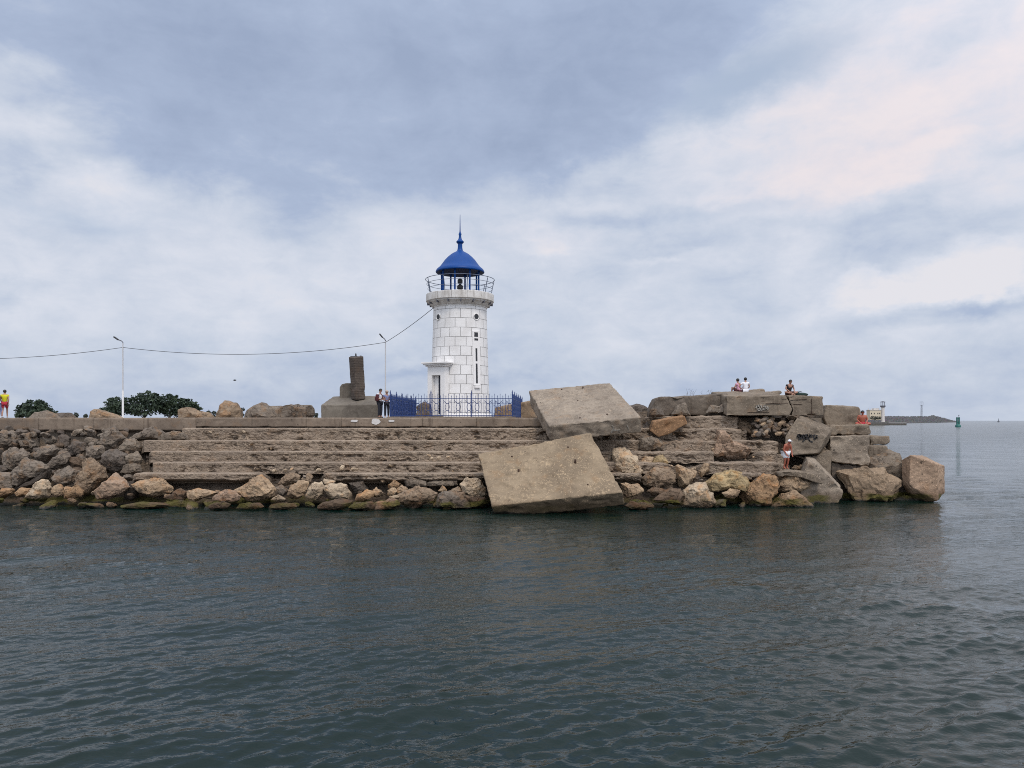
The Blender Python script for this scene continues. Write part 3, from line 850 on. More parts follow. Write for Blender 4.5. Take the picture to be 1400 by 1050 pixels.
rock('grey concrete boulder leaning behind the pitted one', [(1186, 645), (1190, 626), (1216, 616), (1225, 621), (1232, 631), (1231, 652), (1222, 658), (1205, 650)], 46.0, 'conc', seed=302, sub=4, facets=14, rough=0.10)
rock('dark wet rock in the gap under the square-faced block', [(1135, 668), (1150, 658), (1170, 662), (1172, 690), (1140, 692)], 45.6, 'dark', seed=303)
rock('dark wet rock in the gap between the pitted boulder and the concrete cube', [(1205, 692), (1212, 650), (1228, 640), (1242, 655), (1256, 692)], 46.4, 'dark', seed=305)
rock('flat weedy rock awash below the concrete cube', [(1205, 690), (1225, 682), (1245, 677), (1276, 681), (1284, 691), (1240, 695)], 45.1, 'brown', seed=304)


# graffiti: strokes on the faces they were painted on
def stroke_part(strokes, P0, n, mat, name, parent, wid=0.05, proud=0.06):
    bm = bmesh.new()
    for st in strokes:
        pts = [on_plane(x, y, P0, n) + n * proud for x, y in st]
        for a, b in zip(pts[:-1], pts[1:]):
            d = (b - a)
            if d.length < 1e-4:
                continue
            d.normalize()
            s = d.cross(n).normalized() * wid / 2
            e = d * wid * 0.3
            q = [a - s - e, b - s + e, b + s + e, a + s - e]
            lo = [bm.verts.new(p - n * 0.05) for p in q]
            hi = [bm.verts.new(p) for p in q]
            bm.faces.new(hi)
            for k in range(4):
                bm.faces.new((lo[k], lo[(k + 1) % 4], hi[(k + 1) % 4], hi[k]))
    bmesh.ops.recalc_face_normals(bm, faces=bm.faces[:])
    me = bpy.data.meshes.new(name)
    bm.to_mesh(me)
    bm.free()
    o = link(name, me, mat, None, False)
    o.parent = parent
    o.matrix_parent_inverse = Matrix.Translation(-Vector(parent.location))
    return o


blocks = {o['label']: o for o in bpy.data.objects if o.name.startswith('concrete_block')}


def gz(x, y):
    return (1070 + x / 15, 560 + y / 15)


ink = [[(350, 510), (315, 515), (300, 545), (325, 570), (355, 550), (350, 510), (362, 560), (340, 610)],
       [(385, 520), (385, 600)], [(385, 540), (430, 520), (440, 545), (395, 562), (440, 585)],
       [(460, 520), (500, 515), (505, 540), (465, 570), (450, 590)], [(410, 650), (460, 605), (480, 570)],
       [(545, 520), (590, 522)], [(560, 525), (545, 560), (590, 555)], [(520, 580), (545, 640), (605, 665)],
       [(620, 530), (660, 520)], [(625, 560), (665, 600), (640, 615)], [(490, 600), (530, 570)], [(700, 530), (680, 570), (715, 580)]]
stroke_part([[gz(*p) for p in s] for s in ink], at(1100, 600, 44.15), Vector((0, -1, 0)), M_INK, 'graffiti', blocks['rough concrete block with a black graffiti scrawl'], 0.075, 0.05)


def gk(x, y):
    return (1000 + x / 10.77, 530 + y / 10.77)


pale = [[(360, 300), (375, 265), (410, 255), (380, 330), (430, 340)], [(430, 260), (445, 300), (420, 335)], [(470, 280), (490, 260), (500, 300), (470, 310)],
        [(520, 275), (545, 300), (530, 320)], [(440, 330), (520, 300)], [(390, 290), (450, 320)]]
stroke_part([[gk(*p) for p in s] for s in pale], at(1040, 555, 45), Vector((0, -1, 0)), M_CHALK, 'graffiti', blocks['long cap slab on the jetty head with pale graffiti, left of the diagonal crack'], 0.06, 0.05)
# front face of the upper slab
a0, a1 = at(*up4[3]), at(*up4[2])
fnorm = (a1 - a0).cross(nn)
fnorm.normalize()
if fnorm.y > 0:
    fnorm = -fnorm


def gs(x, y):
    return (720 + x / 8.235, 508.5 + y / 8.235)


crk = [[(1047, 551.6), (1058, 551.2), (1067, 551.8), (1077, 551.4)], [(1069, 545.4), (1075.5, 545.2)], [(1041, 549), (1046, 548.6)], [(1022, 563.5), (1052, 563.2)]]
for c_ in crk:
    stroke_part([c_], at(1040, 555, 45), Vector((0, -1, 0)), M_RUST, 'crack', blocks['long cap slab on the jetty head with pale graffiti, left of the diagonal crack'], 0.016, 0.03)
for c_ in [[(1081, 546.8), (1092, 546.4), (1103, 545.6)], [(1084, 552.8), (1097, 552.6)], [(1109.5, 545), (1109.9, 556), (1109.4, 567.5)]]:
    stroke_part([c_], at(1100, 555, 45), Vector((0, -1, 0)), M_RUST, 'crack', blocks['cap slab right of the diagonal crack under the seated man in black'], 0.016, 0.03)
wh = [[(950, 680), (980, 620), (960, 600)], [(955, 665), (1050, 650)], [(970, 640), (1010, 655)]]
stroke_part([[gs(*p) for p in s] for s in wh], a0, fnorm, M_CHALK, 'graffiti', upper, 0.04, 0.035)

stroke_part([[gs(1130, 600), gs(1150, 640)]], a0, fnorm, M_CHALK, 'graffiti', upper, 0.04, 0.035)

# ------------------------------------------------------------------ ground, rubble bank, stepped seawall
ZQ = 4.765
foot = [(-900, 46.3), (-70, 46.3), (9, 46.3), (12, 46.2), (18, 46.8), (20.0, 47.6), (19.5, 52), (6, 62), (-20, 95), (-30, 760), (-900, 760)]
bm = bmesh.new()
tv = [bm.verts.new((x, y, ZQ)) for x, y in foot]
bv = [bm.verts.new((x, y, -2.5)) for x, y in foot]
bm.faces.new(tv)
for i in range(len(foot)):
    j = (i + 1) % len(foot)
    bm.faces.new((tv[i], bv[i], bv[j], tv[j]))
bmesh.ops.recalc_face_normals(bm, faces=bm.faces[:])
me = bpy.data.meshes.new('ground')
bm.to_mesh(me)
bm.free()
tag(link('ground', me, M_GROUND, None, False), kind='structure')

# bank of small rubble under and between everything
xs = np.arange(-64, 22.4, 0.11)
ts = np.linspace(-0.25, 1.12, 70)
V, FC = [], []
for X in xs:
    for t in ts:
        z = -0.2 + (4.75 if X > 6.5 else 3.95) * t
        yw0 = lerp_tab(WL, CX + X / 41.5 * F)
        Yb = yw0 + 1.45 + 4.4 * t
        pxx = CX + X / 42.0 * F
        if 176 < pxx < 1095:
            k_ = min(1.0, (pxx - 176) / 30)
            Yb = Yb * (1 - k_) + k_ * max(Yb, np.interp(z, [1.0, 1.5, 2.0, 2.6, 3.2, 3.8, 4.4], [42.2, 42.75, 43.4, 44.2, 45.0, 45.8, 46.1]))
        q = Vector((X, z * 1.1, 3.1))
        d0 = noise.voronoi(q * 1.6)[0]
        d1 = noise.voronoi(q * 3.7 + Vector((5, 1, 2)))[0]
        bulge = (0.55 - d0[0]) * 0.45 + (0.5 - d1[0]) * 0.16
        big = noise.noise(Vector((X * 0.4, z * 0.6, 9))) * 0.25
        V.append((X, Yb - bulge - big * 0.7, z + 0.12 * noise.noise(q * 2.0)))
nt = len(ts)
for i in range(len(xs) - 1):
    for j in range(nt - 1):
        a = i * nt + j
        FC.append((a, a + nt, a + nt + 1, a + 1))
bank = link('rubble_bank', mesh_from(V, FC, 'rubble_bank'), M_BANK)
tag(bank, 'dark bank of earth and small rubble behind the boulders and steps', 'rubble', kind='stuff')

wall = empty('stepped_seawall', at(420, 700, 45))
tag(wall, 'long eroded stepped concrete seawall below the lighthouse quay', 'seawall')


def par(o, p=wall):
    o.parent = p
    o.matrix_parent_inverse = Matrix.Translation(-Vector(p.location))
    return o


# coping blocks
x0 = -75.0
edges = [x0]
brk = [-18.72, -15.4, -12.2, -10.1, -5.3, -2.1, 1.9]
x = -18.72
pre = []
while x > x0 + 3.5:
    x -= rnd.uniform(3.0, 4.6)
    pre.append(x)
edges = sorted(pre) + brk
for k, (xa, xb) in enumerate(zip(edges[:-1], edges[1:])):
    bm = bmesh.new()
    jz = rnd.uniform(-0.006, 0.006)
    zt = 4.773 + jz
    zb = 4.24 if xa > -18.8 else 4.02
    nx = max(2, int((xb - xa) / 0.08))
    prof = [(46.5, zt), (46.2, zt), (45.99, zt), (45.93, zt - .012), (45.90, zt - .05)] + [(45.90, zt - .05 - (zt - .05 - zb) * q / 8) for q in range(1, 9)] + [(46.4, zb)]
    grid = []
    for i in range(nx + 1):
        X = xa + 0.008 + (xb - xa - 0.016) * i / nx
        row = []
        for (yy, zz) in prof:
            q = Vector((X, zz * 1.3, 2.0))
            dy = noise.fractal(q * 1.3, 0.9, 2, 4) * 0.015 + max(0, noise.noise(q * 2.1 + Vector((3, 3, 3))) - 0.35) * 0.09
            dzz = 0
            if yy < 46.1 and zz > zt - .06:
                dzz = -max(0, noise.noise(Vector((X * 1.1, 4, 1))) - 0.25) * 0.10 + noise.noise(Vector((X * 6, 4, 1))) * 0.006
            if zz < zb + 0.2:
                dzz += noise.noise(Vector((X * 1.4, 9, 1))) * 0.05
            row.append(bm.verts.new((X, yy + dy, zz + dzz)))
        grid.append(row)
    for i in range(nx):
        for j in range(len(prof) - 1):
            bm.faces.new((grid[i][j], grid[i + 1][j], grid[i + 1][j + 1], grid[i][j + 1]))
    bm.faces.new(grid[0])
    bm.faces.new(grid[-1][::-1])
    bmesh.ops.recalc_face_normals(bm, faces=bm.faces[:])
    me = bpy.data.meshes.new('coping_block')
    bm.to_mesh(me)
    bm.free()
    par(link('coping_block', me, M_COPE))


def patch(px, py, w, h, seed):
    c = at(px, py, 45.86)
    bm = bmesh.new()
    n = 22
    fr = []
    for k in range(n):
        a = 2 * math.pi * k / n
        r = 1 + 0.35 * noise.noise(Vector((math.cos(a) * 1.5, math.sin(a) * 1.5, seed)))
        fr.append((c.x + math.cos(a) * w * r, c.z + math.sin(a) * h * r))
    a_ = [bm.verts.new((x, 45.865, z)) for x, z in fr]
    b_ = [bm.verts.new((x, 45.93, z)) for x, z in fr]
    bm.faces.new(a_)
    for i in range(n):
        bm.faces.new((a_[i], b_[i], b_[(i + 1) % n], a_[(i + 1) % n]))
    bmesh.ops.recalc_face_normals(bm, faces=bm.faces[:])
    me = bpy.data.meshes.new('paint_patch')
    bm.to_mesh(me)
    bm.free()
    return par(link('paint_patch', me, M_PATCH, None, False))


patch(484.5, 575.5, 0.22, 0.07, 1)
patch(513.5, 576.5, 0.28, 0.17, 5)
patch(535, 575.5, 0.2, 0.06, 8)

STEPS = [  # Y, py top, py bottom, px left, px right, overall wear
    (45.55, 568.6, 585.2, 868, 1032, 0.7),
    (45.1, 585.2, 601.8, 232, 1036, 1.0),
    (44.3, 602, 616.8, 176, 1086, 0.75),
    (43.5, 617, 631.8, 186, 1084, 0.8),
    (42.7, 632, 646.8, 193, 1090, 0.9),
    (41.9, 647, 661.0, 164, 1062, 1.0),
]
STEPDATA = []


def sstep(a, b, v):
    t = max(0.0, min(1.0, (v - a) / (b - a)))
    return t * t * (3 - 2 * t)


for k, (Y, pt, pb, pl, pr, wear) in enumerate(STEPS):
    zt = at(0, pt, Y).z
    zb = at(0, pb, Y).z - 0.05
    xa, xb = at(pl, 0, Y).x, at(pr, 0, Y).x
    nx = int((xb - xa) / 0.055)
    nr = 20
    bm = bmesh.new()
    grid = []
    for i in range(nx + 1):
        X = xa + (xb - xa) * i / nx
        px = CX + X / Y * F
        right = sstep(760, 900, px)
        endl = 1 - sstep(0, 0.9, X - xa + 0.35 * noise.noise(Vector((X * 3, k, 0))))
        endr = 1 - sstep(0, 1.2, xb - X + 0.4 * noise.noise(Vector((X * 3, k, 5))))
        gap = 0.0
        if k == 5:
            gap = sstep(350, 366, px) * (1 - sstep(428, 446, px))
            gap = max(gap, sstep(872, 890, px) * (1 - sstep(985, 1010, px)))
        if k == 4:
            gap = 0.75 * sstep(905, 930, px) * (1 - sstep(955, 975, px))
        if k == 3:
            gap = 0.8 * sstep(975, 985, px) * (1 - sstep(1030, 1045, px))
        big = noise.fractal(Vector((X * 0.55, k * 7.7, 1.0)), 0.8, 2, 3)
        wv = wear * (0.25 + 0.75 * max(0, min(1, 0.5 + big * 1.5))) * (0.45 + 0.55 * sstep(230, 420, px)) + 0.12 * right
        eb = max(0, noise.noise(Vector((X * 0.9, k * 3.1, 8))) - 0.2)
        sag = 0.014 * noise.noise(Vector((X * 0.5, k * 5, 3))) + 0.012 * noise.noise(Vector((X * 4, k * 5, 3)))
        sag -= right * (0.10 * max(0, noise.noise(Vector((X * 0.8, k * 2.2, 6)))) + 0.05 * noise.noise(Vector((X * 2.5, k, 4))))
        row = []
        back = 0.16 * eb + right * 0.16 * max(0, noise.noise(Vector((X * 1.3, k * 4.4, 2)))) + 1.3 * gap + 1.2 * max(endl, endr)
        for (dy, dz) in ((1.0, 0.0), (0.62, 0.004), (0.3, 0.0), (0.13, 0.0), (0.06, -0.006)):
            rg = 0.02 + 0.04 * right
            row.append(bm.verts.new((X, Y + dy + back * (1 if dy < 0.5 else 0.4), zt + dz + sag + rg * noise.noise(Vector((X * 5, dy * 6, k))) - 0.35 * gap - 0.3 * max(endl, endr))))
        lip = 0.17 + 0.14 * noise.noise(Vector((X * 1.1, k * 2.7, 11))) + 0.05 * noise.noise(Vector((X * 5, k, 12)))
        for j in range(nr + 1):
            t = j / nr
            z = zt - 0.055 - t * (zt - zb - 0.055)
            q = Vector((X, z * 1.4, k * 3.3))
            under = sstep(lip, lip + 0.08, t)
            n1 = noise.fractal(q * 1.7, 0.8, 2, 4)
            n2 = noise.noise(q * Vector((3.2, 5.0, 1)).x)
            hole = max(0, n1 + 0.25 * n2 - 0.13) * 0.52
            v0 = noise.voronoi(Vector((X * 1.0, z * 1.7, k)) * 3.6)[0]
            cob = (0.48 - v0[0]) * 0.16
            e = under * (hole * wv - cob * wv * 0.75 + 0.04 * wv) + 0.02 * n1 + 0.022 * noise.noise(q * 7) + 0.016 * noise.noise(q * 15)
            und = 0.0
            if k == 5:
                und = 0.75 * sstep(0.45 + 0.3 * noise.noise(Vector((X * 0.9, 1, 1))), 1.0, t)
            row.append(bm.verts.new((X, Y + e + back + und, z + sag - 0.35 * gap - 0.3 * max(endl, endr))))
        row.append(bm.verts.new((X, Y + 1.2, zb - 0.05)))
        grid.append(row)
    for i in range(nx):
        for j in range(len(grid[0]) - 1):
            bm.faces.new((grid[i][j], grid[i + 1][j], grid[i + 1][j + 1], grid[i][j + 1]))
    bmesh.ops.recalc_face_normals(bm, faces=bm.faces[:])
    me = bpy.data.meshes.new('step')
    bm.to_mesh(me)
    bm.free()
    par(link('step', me, M_STEP, None, False))
    STEPDATA.append((Y, zt, zb, xa, xb))

# ------------------------------------------------------------------ small loose stones
PROTO = []
for s in range(7):
    v, f = ico(3)
    asp = rnd.uniform(0.55, 0.85)
    out = shape_rock(v, lambda th, asp=asp: np.hypot(np.cos(th), asp * np.sin(th)) * 1.0, 0.7, 400 + s, 14, 0.15, 1.0)
    out[:, 2] *= rnd.uniform(0.6, 0.85)
    me = mesh_from(out, f, 'stone')
    me.materials.append(M_ROCK)
    me.polygons.foreach_set('use_smooth', [False] * len(me.polygons))
    PROTO.append(me)


def stone(loc, size, tint, label, group, flat=1.0):
    o = bpy.data.objects.new('stone', rnd.choice(PROTO))
    COL.objects.link(o)
    o.location = loc
    o.rotation_euler = (rnd.uniform(-.4, .4), rnd.uniform(-.4, .4), rnd.uniform(0, 6.28))
    o.scale = (size * rnd.uniform(.85, 1.3), size * rnd.uniform(.8, 1.1), size * rnd.uniform(.75, 1.05) * flat)
    setcol(o, tint, 0.2)
    tag(o, label, 'stone', group)
    return o


names = ['highest right-hand', 'top', 'second', 'third', 'fourth', 'lowest']
for k, (Y, zt, zb, xa, xb) in enumerate(STEPDATA):
    for q in range([8, 26, 20, 22, 24, 14][k]):
        X = rnd.uniform(xa + 1, xb - 0.6)
        n = max(0, noise.fractal(Vector((X * 0.55, k * 7.7, 1.0)), 0.8, 2, 3))
        if rnd.random() > 0.35 + 2 * n:
            X = rnd.uniform(max(xa + 1, -9), xb - .6)
        s = rnd.choice([0.05, 0.07, 0.08, 0.10, 0.12, 0.15])
        z = zb + 0.1 + s * 0.5 + rnd.random() ** 2 * 0.3
        stone((X, Y + 0.10 + rnd.uniform(0, .08), z), s, rnd.choice(['grey', 'sand', 'grey', 'conc', 'tan', 'pale']),
              'small stone lodged in the eroded riser of the %s step' % names[k], 'stones lodged in the %s step' % names[k])
for (px, py, Y, s, t) in [(288, 590.5, 45.0, .13, 'pale'), (333, 590, 45.0, .14, 'pale'), (344, 607, 44.2, .16, 'pale'), (297, 594, 45.0, .11, 'tan')]:
    stone(at(px, py, Y), s, t, 'whitish flat stone showing bright in the upper steps', 'whitish stones in the upper steps', 0.55)
for (px, py, Y, s) in [(375, 644, 42.2, .17), (390, 643, 42.2, .15), (399, 641.5, 42.1, .14), (436, 642.5, 42.3, .18), (485, 642, 42.3, .18), (468, 640, 42.4, .2), (600, 626, 43.2, .15), (590, 627, 43.2, .14), (612, 625, 43.2, .14)]:
    stone(at(px, py, Y), s, 'pale', 'pale rounded stone sitting on a step near the broken gap', 'pale stones on the steps')
# pile of cobbles under the cap slab
for q in range(64):
    px, py = rnd.uniform(1030, 1084), rnd.uniform(570, 597)
    o = stone(at(px, py, 45.45 - (py - 570) * 0.04 + rnd.uniform(-.05, .12)), rnd.uniform(.13, .26), rnd.choice(['dgrey', 'grey', 'brown', 'sand', 'dgrey', 'tan']),
              'cobble in the dark pile under the cap slab', 'cobbles piled under the cap slab')
    o.name = 'cobble'
    o['category'] = 'cobble'
for q in range(26):
    px, py = rnd.uniform(880, 1090), rnd.uniform(570, 652)
    stone(at(px, py, slopeY(px, py) - 0.05 + rnd.uniform(-.1, .2)), rnd.uniform(.07, .20), rnd.choice(['conc', 'grey', 'sand', 'tan', 'pale']),
          'loose stone scattered over the broken steps right of the slabs', 'loose stones on the broken steps')
for q in range(26):
    px = rnd.uniform(0, 650)
    py = rnd.uniform(672, 688)
    stone(at(px, py, slopeY(px, py) + 0.25), rnd.uniform(.12, .26), rnd.choice(['sand', 'tan', 'brown', 'pale']),
          'rounded stone filling a gap between the waterline boulders', 'stones between the waterline boulders')
for q in range(26):
    px, py = rnd.uniform(-10, 178), rnd.uniform(586, 598)
    stone(at(px, py, slopeY(px, py) - 0.15), rnd.uniform(.15, .34), rnd.choice(['grey', 'dgrey', 'grey', 'conc']),
          'grey stone in the rubble packed under the coping wall', 'rubble stones under the coping wall', 0.85)
for q in range(40):
    px = rnd.uniform(-20, 1130)
    if 655 < px < 855:
        continue
    yw_ = lerp_tab(WL, px)
    stone(Vector(((px - CX) / F * yw_, yw_ + rnd.uniform(.25, .75), rnd.uniform(-.05, .22))), rnd.uniform(.26, .5), rnd.choice(['brown', 'brown', 'dgrey', 'sand']),
          'dark weedy stone at the water edge among the boulders', 'weedy stones at the water edge', 0.8)
for q in range(54):
    px, py = rnd.uniform(-15, 190), 586 + 74 * rnd.random() ** 1.5
    stone(at(px, py, slopeY(px, py) + 0.42), rnd.uniform(.2, .42), rnd.choice(['grey', 'dgrey', 'brown']),
          'grey stone wedged between boulders of the left slope', 'stones wedged in the left slope')

# ------------------------------------------------------------------ lighthouse
LX, LY = (629 - CX) / F * 51.5, 51.5
lh = empty('lighthouse', (LX, LY, ZQ))
tag(lh, 'small white stone lighthouse with a bright blue domed lantern roof', 'lighthouse')


def lz(z):
    return z - ZQ


def tower_mesh():
    seg, rows = 128, 60
    z0, z1 = 4.6, 12.05
    V, FC, UV = [], [], []
    for j in range(rows + 1):
        z = z0 + (z1 - z0) * j / rows
        t = (z - 4.77) / (12.05 - 4.77)
        r = 1.985 - 0.225 * t ** 0.9 if t > 0 else 1.99
        for k in range(seg + 1):
            a = 2 * math.pi * k / seg
            V.append((r * math.cos(a), r * math.sin(a), lz(z)))
    for j in range(rows):
        for k in range(seg):
            a = j * (seg + 1) + k
            FC.append((a, a + 1, a + seg + 2, a + seg + 1))
    me = mesh_from(V, FC, 'tower')
    uv = me.uv_layers.new(name='UVMap')
    co = np.array(V)
    for lp in me.loops:
        vi = lp.vertex_index
        k = vi % (seg + 1)
        uv.data[lp.index].uv = (k / seg * 16 + 0.28, (co[vi, 2] - lz(12.42)) / 0.608)
    return me


def tower_mat():
    m, t, b = material('white_painted_masonry')
    uv = t.n('ShaderNodeUVMap').outputs[0]
    pos = t.n('ShaderNodeNewGeometry').outputs['Position']
    jit = t.n('ShaderNodeTexNoise', {'Vector': pos, 'Scale': 3.0, 'Detail': 3}).outputs['Color']
    uvj = t.vmath('ADD', uv, t.vmath('MULTIPLY', t.vmath('SUBTRACT', jit, (0.5, 0.5, 0.5)), (0.03, 0.03, 0)))
    br = t.n('ShaderNodeTexBrick', {'Vector': uvj, 'Scale': 1.0, 'Mortar Size': 0.020, 'Mortar Smooth': 0.25, 'Bias': 0.0, 'Brick Width': 1.0, 'Row Height': 1.0,
                                    'Color1': (1, 1, 1, 1), 'Color2': (0.94, 0.94, 0.94, 1)}, offset=0.5)
    fac = br.outputs['Fac']
    n1 = t.noise(pos, 1.6, 5, 0.6)
    n2 = t.noise(pos, 14, 5, 0.65)
    st = t.noise(t.n('ShaderNodeMapping', {'Vector': pos, 'Scale': (3, 3, 0.25)}).outputs[0], 1.8, 4, 0.6)
    c = t.mix(1.0, br.outputs['Color'], t.mix(t.range(n1, 0.4, 0.7), (0.80, 0.785, 0.77), (0.72, 0.70, 0.68)), 'MULTIPLY')
    c = t.mix(t.range(st, 0.55, 0.75, 0, 0.13), c, (0.42, 0.39, 0.35))
    c = t.mix(t.range(n2, 0.62, 0.75, 0, 0.12), c, (0.5, 0.47, 0.43))
    c = t.mix(t.math('MULTIPLY', fac, t.range(n2, 0.3, 0.6, 0.82, 0.98)), c, (0.21, 0.205, 0.20))
    h = t.math('ADD', t.math('MULTIPLY', fac, -1.0), t.math('MULTIPLY', n2, 0.35))
    bp = t.n('ShaderNodeBump', {'Strength': 0.7, 'Distance': 0.02, 'Height': h})
    setin(t, b, Base_Color=c, Roughness=0.75, Normal=bp.outputs[0])
    return m


link('tower', tower_mesh(), tower_mat(), lh)


def gallery_mat():
    m, t, b = material('gallery_stone')
    pos = t.n('ShaderNodeNewGeometry').outputs['Position']
    n1 = t.noise(pos, 2.2, 5, 0.6)
    n2 = t.noise(pos, 12, 5, 0.65)
    st = t.noise(t.n('ShaderNodeMapping', {'Vector': pos, 'Scale': (3, 3, 0.3)}).outputs[0], 2.4, 4, 0.6)
    c = t.mix(t.range(n1, 0.4, 0.65), (0.68, 0.66, 0.63), (0.56, 0.53, 0.49))
    c = t.mix(t.range(st, 0.5, 0.7, 0, 0.5), c, (0.30, 0.27, 0.24))
    c = t.mix(t.range(n2, 0.6, 0.72, 0, 0.4), c, (0.22, 0.2, 0.18))
    bp = t.n('ShaderNodeBump', {'Strength': 0.6, 'Distance': 0.02, 'Height': n2})
    setin(t, b, Base_Color=c, Roughness=0.85, Normal=bp.outputs[0])
    return m


M_GAL = gallery_mat()
mb = MB()
mb.lathe([(1.74, lz(11.98)), (1.80, lz(12.04)), (1.80, lz(12.10)), (1.88, lz(12.13)), (1.95, lz(12.22)), (2.05, lz(12.31)), (2.16, lz(12.36)), (2.16, lz(12.41))], seg=96, cap=False)
mb.build('cornice', M_GAL, lh, True, 40)
nb = 14
for i in range(nb):
    mb = MB()
    a0 = 2 * math.pi * i / nb + 0.05
    n = 10
    ins, outs = [], []
    for j in range(n + 1):
        a = a0 + (2 * math.pi / nb - 0.008) * j / n
        ins.append((1.2, a))
        outs.append((2.245 + 0.004 * (i % 3), a))
    bm = mb.bm
    top = lz(12.93) + 0.006 * ((i * 7) % 3 - 1)
    bot = lz(12.41)
    prof = [(1.2, bot), (2.19, bot), (2.245, bot + 0.05), (2.245, top - 0.03), (2.22, top), (1.2, top)]
    rings = [[bm.verts.new((r * math.cos(a), r * math.sin(a), z)) for r, z in prof] for a in [x[1] for x in ins]]
    for p, q in zip(rings[:-1], rings[1:]):
        for k in range(len(prof)):
            bm.faces.new((p[k], p[(k + 1) % len(prof)], q[(k + 1) % len(prof)], q[k]))
    bm.faces.new(rings[0])
    bm.faces.new(rings[-1][::-1])
    mb.build('gallery_slab', M_GAL, lh, True, 30)
for i in range(16):
    a = 2 * math.pi * (i + 0.23) / 16
    mb = MB()
    mb.box((2.03 * math.cos(a), 2.03 * math.sin(a), lz(12.30)), (0.30, 0.07, 0.16), a, bev=0.012)
    mb.build('bracket', M_FGREY, lh)
# deck inside
mb = MB()
mb.lathe([(0.02, lz(12.6)), (1.3, lz(12.6)), (1.3, lz(12.86)), (0.02, lz(12.86))], seg=48)
mb.build('deck', M_GAL, lh)
# drum under the columns
mb = MB()
mb.lathe([(1.2, lz(12.9)), (1.42, lz(12.9)), (1.42, lz(13.03)), (1.2, lz(13.03))], seg=64, cap=False)
mb.build('column_base_ring', M_BLUE, lh, True, 30)
for i in range(8):
    a = R(22.5 + 45 * i + 11)
    mb = MB()
    x, y = 1.27 * math.cos(a), 1.27 * math.sin(a)
    mb.lathe([(0.085, 12.95), (0.085, 13.05), (0.058, 13.08), (0.058, 14.35), (0.085, 14.40), (0.085, 14.5)], (x, y, -ZQ), 12)
    mb.build('column', M_BLUE, lh, True, 35)
mb = MB()
mb.lathe([(0.25, lz(12.86)), (0.25, lz(13.05)), (0.10, lz(13.12)), (0.10, lz(13.3)), (0.2, lz(13.34)), (0.2, lz(13.55)), (0.09, lz(13.62)), (0.09, lz(13.7)), (0.17, lz(13.74)), (0.17, lz(13.95)), (0.05, lz(14.05))], seg=20)
mb.build('lamp', M_DARK, lh, True, 35)
mb = MB()
dome_prof = [(1.56, 14.415), (1.585, 14.405), (1.62, 14.45), (1.615, 14.49), (1.56, 14.60), (1.50, 14.66), (1.40, 14.74), (1.31, 14.83), (1.235, 14.93), (1.16, 15.03), (1.02, 15.23), (0.82, 15.44), (0.61, 15.62), (0.47, 15.71), (0.34, 15.78), (0.25, 15.83), (0.20, 15.88), (0.17, 15.98), (0.15, 16.12), (0.15, 16.34), (0.21, 16.38), (0.25, 16.44), (0.25, 16.49), (0.19, 16.55), (0.13, 16.62), (0.10, 16.71), (0.075, 16.88),
             (0.10, 16.95), (0.09, 17.02), (0.045, 17.12), (0.035, 17.25), (0.014, 18.28)]
mb.lathe([(r, lz(z)) for r, z in dome_prof[:16]], seg=72, cap=False)
mb.build('dome', M_BLUE, lh, True, 50)
mb = MB()
mb.lathe([(r, lz(z)) for r, z in dome_prof[15:24]], seg=24, cap=True)
mb.lathe([(r, lz(z)) for r, z in dome_prof[23:]], seg=16, cap=True)
mb.build('finial', M_BLUE, lh, True, 40)
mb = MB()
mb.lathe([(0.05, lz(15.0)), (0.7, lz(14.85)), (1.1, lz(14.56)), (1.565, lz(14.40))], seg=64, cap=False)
mb.build('dome_lining', M_SOFFIT_SHADE, lh, True)
# gallery railing: outward curved posts, three rails
rl = MB()
NP = 9
offa = R(6)


def railpt(a, f):
    r = 2.08 + 0.20 * f ** 1.4
    if f < 0.15:
        r = 2.08
    return Vector((r * math.cos(a), r * math.sin(a), lz(12.93 + 1.0 * f)))


for f in (0.38, 0.70, 1.0):
    rl.tube([railpt(2 * math.pi * k / 54, f) for k in range(54)], 0.015 if f < 1 else 0.021, 6, closed=True)
rl.build('rail', M_RAIL, lh, True)
for k in range(NP):
    a = 2 * math.pi * k / NP + offa
    mb = MB()
    mb.tube([Vector((1.9 * math.cos(a), 1.9 * math.sin(a), lz(12.95)))] + [railpt(a, f) for f in (0.0, 0.2, 0.45, 0.7, 0.88)] + [railpt(a, 1.0) - Vector((math.cos(a), math.sin(a), 0)) * 0.03], 0.026, 6)
    mb.build('rail_post', M_RAIL, lh, True)


def tr(z):
    t = max(0, (z - 4.77) / (12.05 - 4.77))
    return 1.985 - 0.225 * t ** 0.9


def on_tower(px, z):
    """Azimuth on the tower seen at picture column px."""
    best = None
    for k in range(0, 720):
        a = math.pi + math.pi * k / 720
        p = Vector((LX + tr(z) * math.cos(a), LY + tr(z) * math.sin(a), z))
        x = CX + p.x / p.y * F
        if best is None or abs(x - px) < best[0]:
            best = (abs(x - px), a)
    return best[1]


def zat(py, Y=49.7):
    return CH + (HY - py) / F * Y


# portholes
for px in (599.5, 651.2):
    z = zat(431.8)
    a = on_tower(px, z)
    c = Vector((tr(z) * math.cos(a), tr(z) * math.sin(a), lz(z)))
    nrm = Vector((math.cos(a), math.sin(a), 0))
    tg = Vector((-math.sin(a), math.cos(a), 0))
    mb = MB()
    mb.tube([c + nrm * 0.012 + (tg * math.cos(q) + Vector((0, 0, 1)) * math.sin(q)) * 0.205 for q in [2 * math.pi * i / 24 for i in range(24)]], 0.035, 8, closed=True)
    w_ = mb.build('porthole', M_WHITE, lh, True)
    mb = MB()
    mb.tube([c - nrm * 0.02, c + nrm * 0.012], 0.19, 24)
    mb.build('porthole_pane', M_BLACK, w_, False)
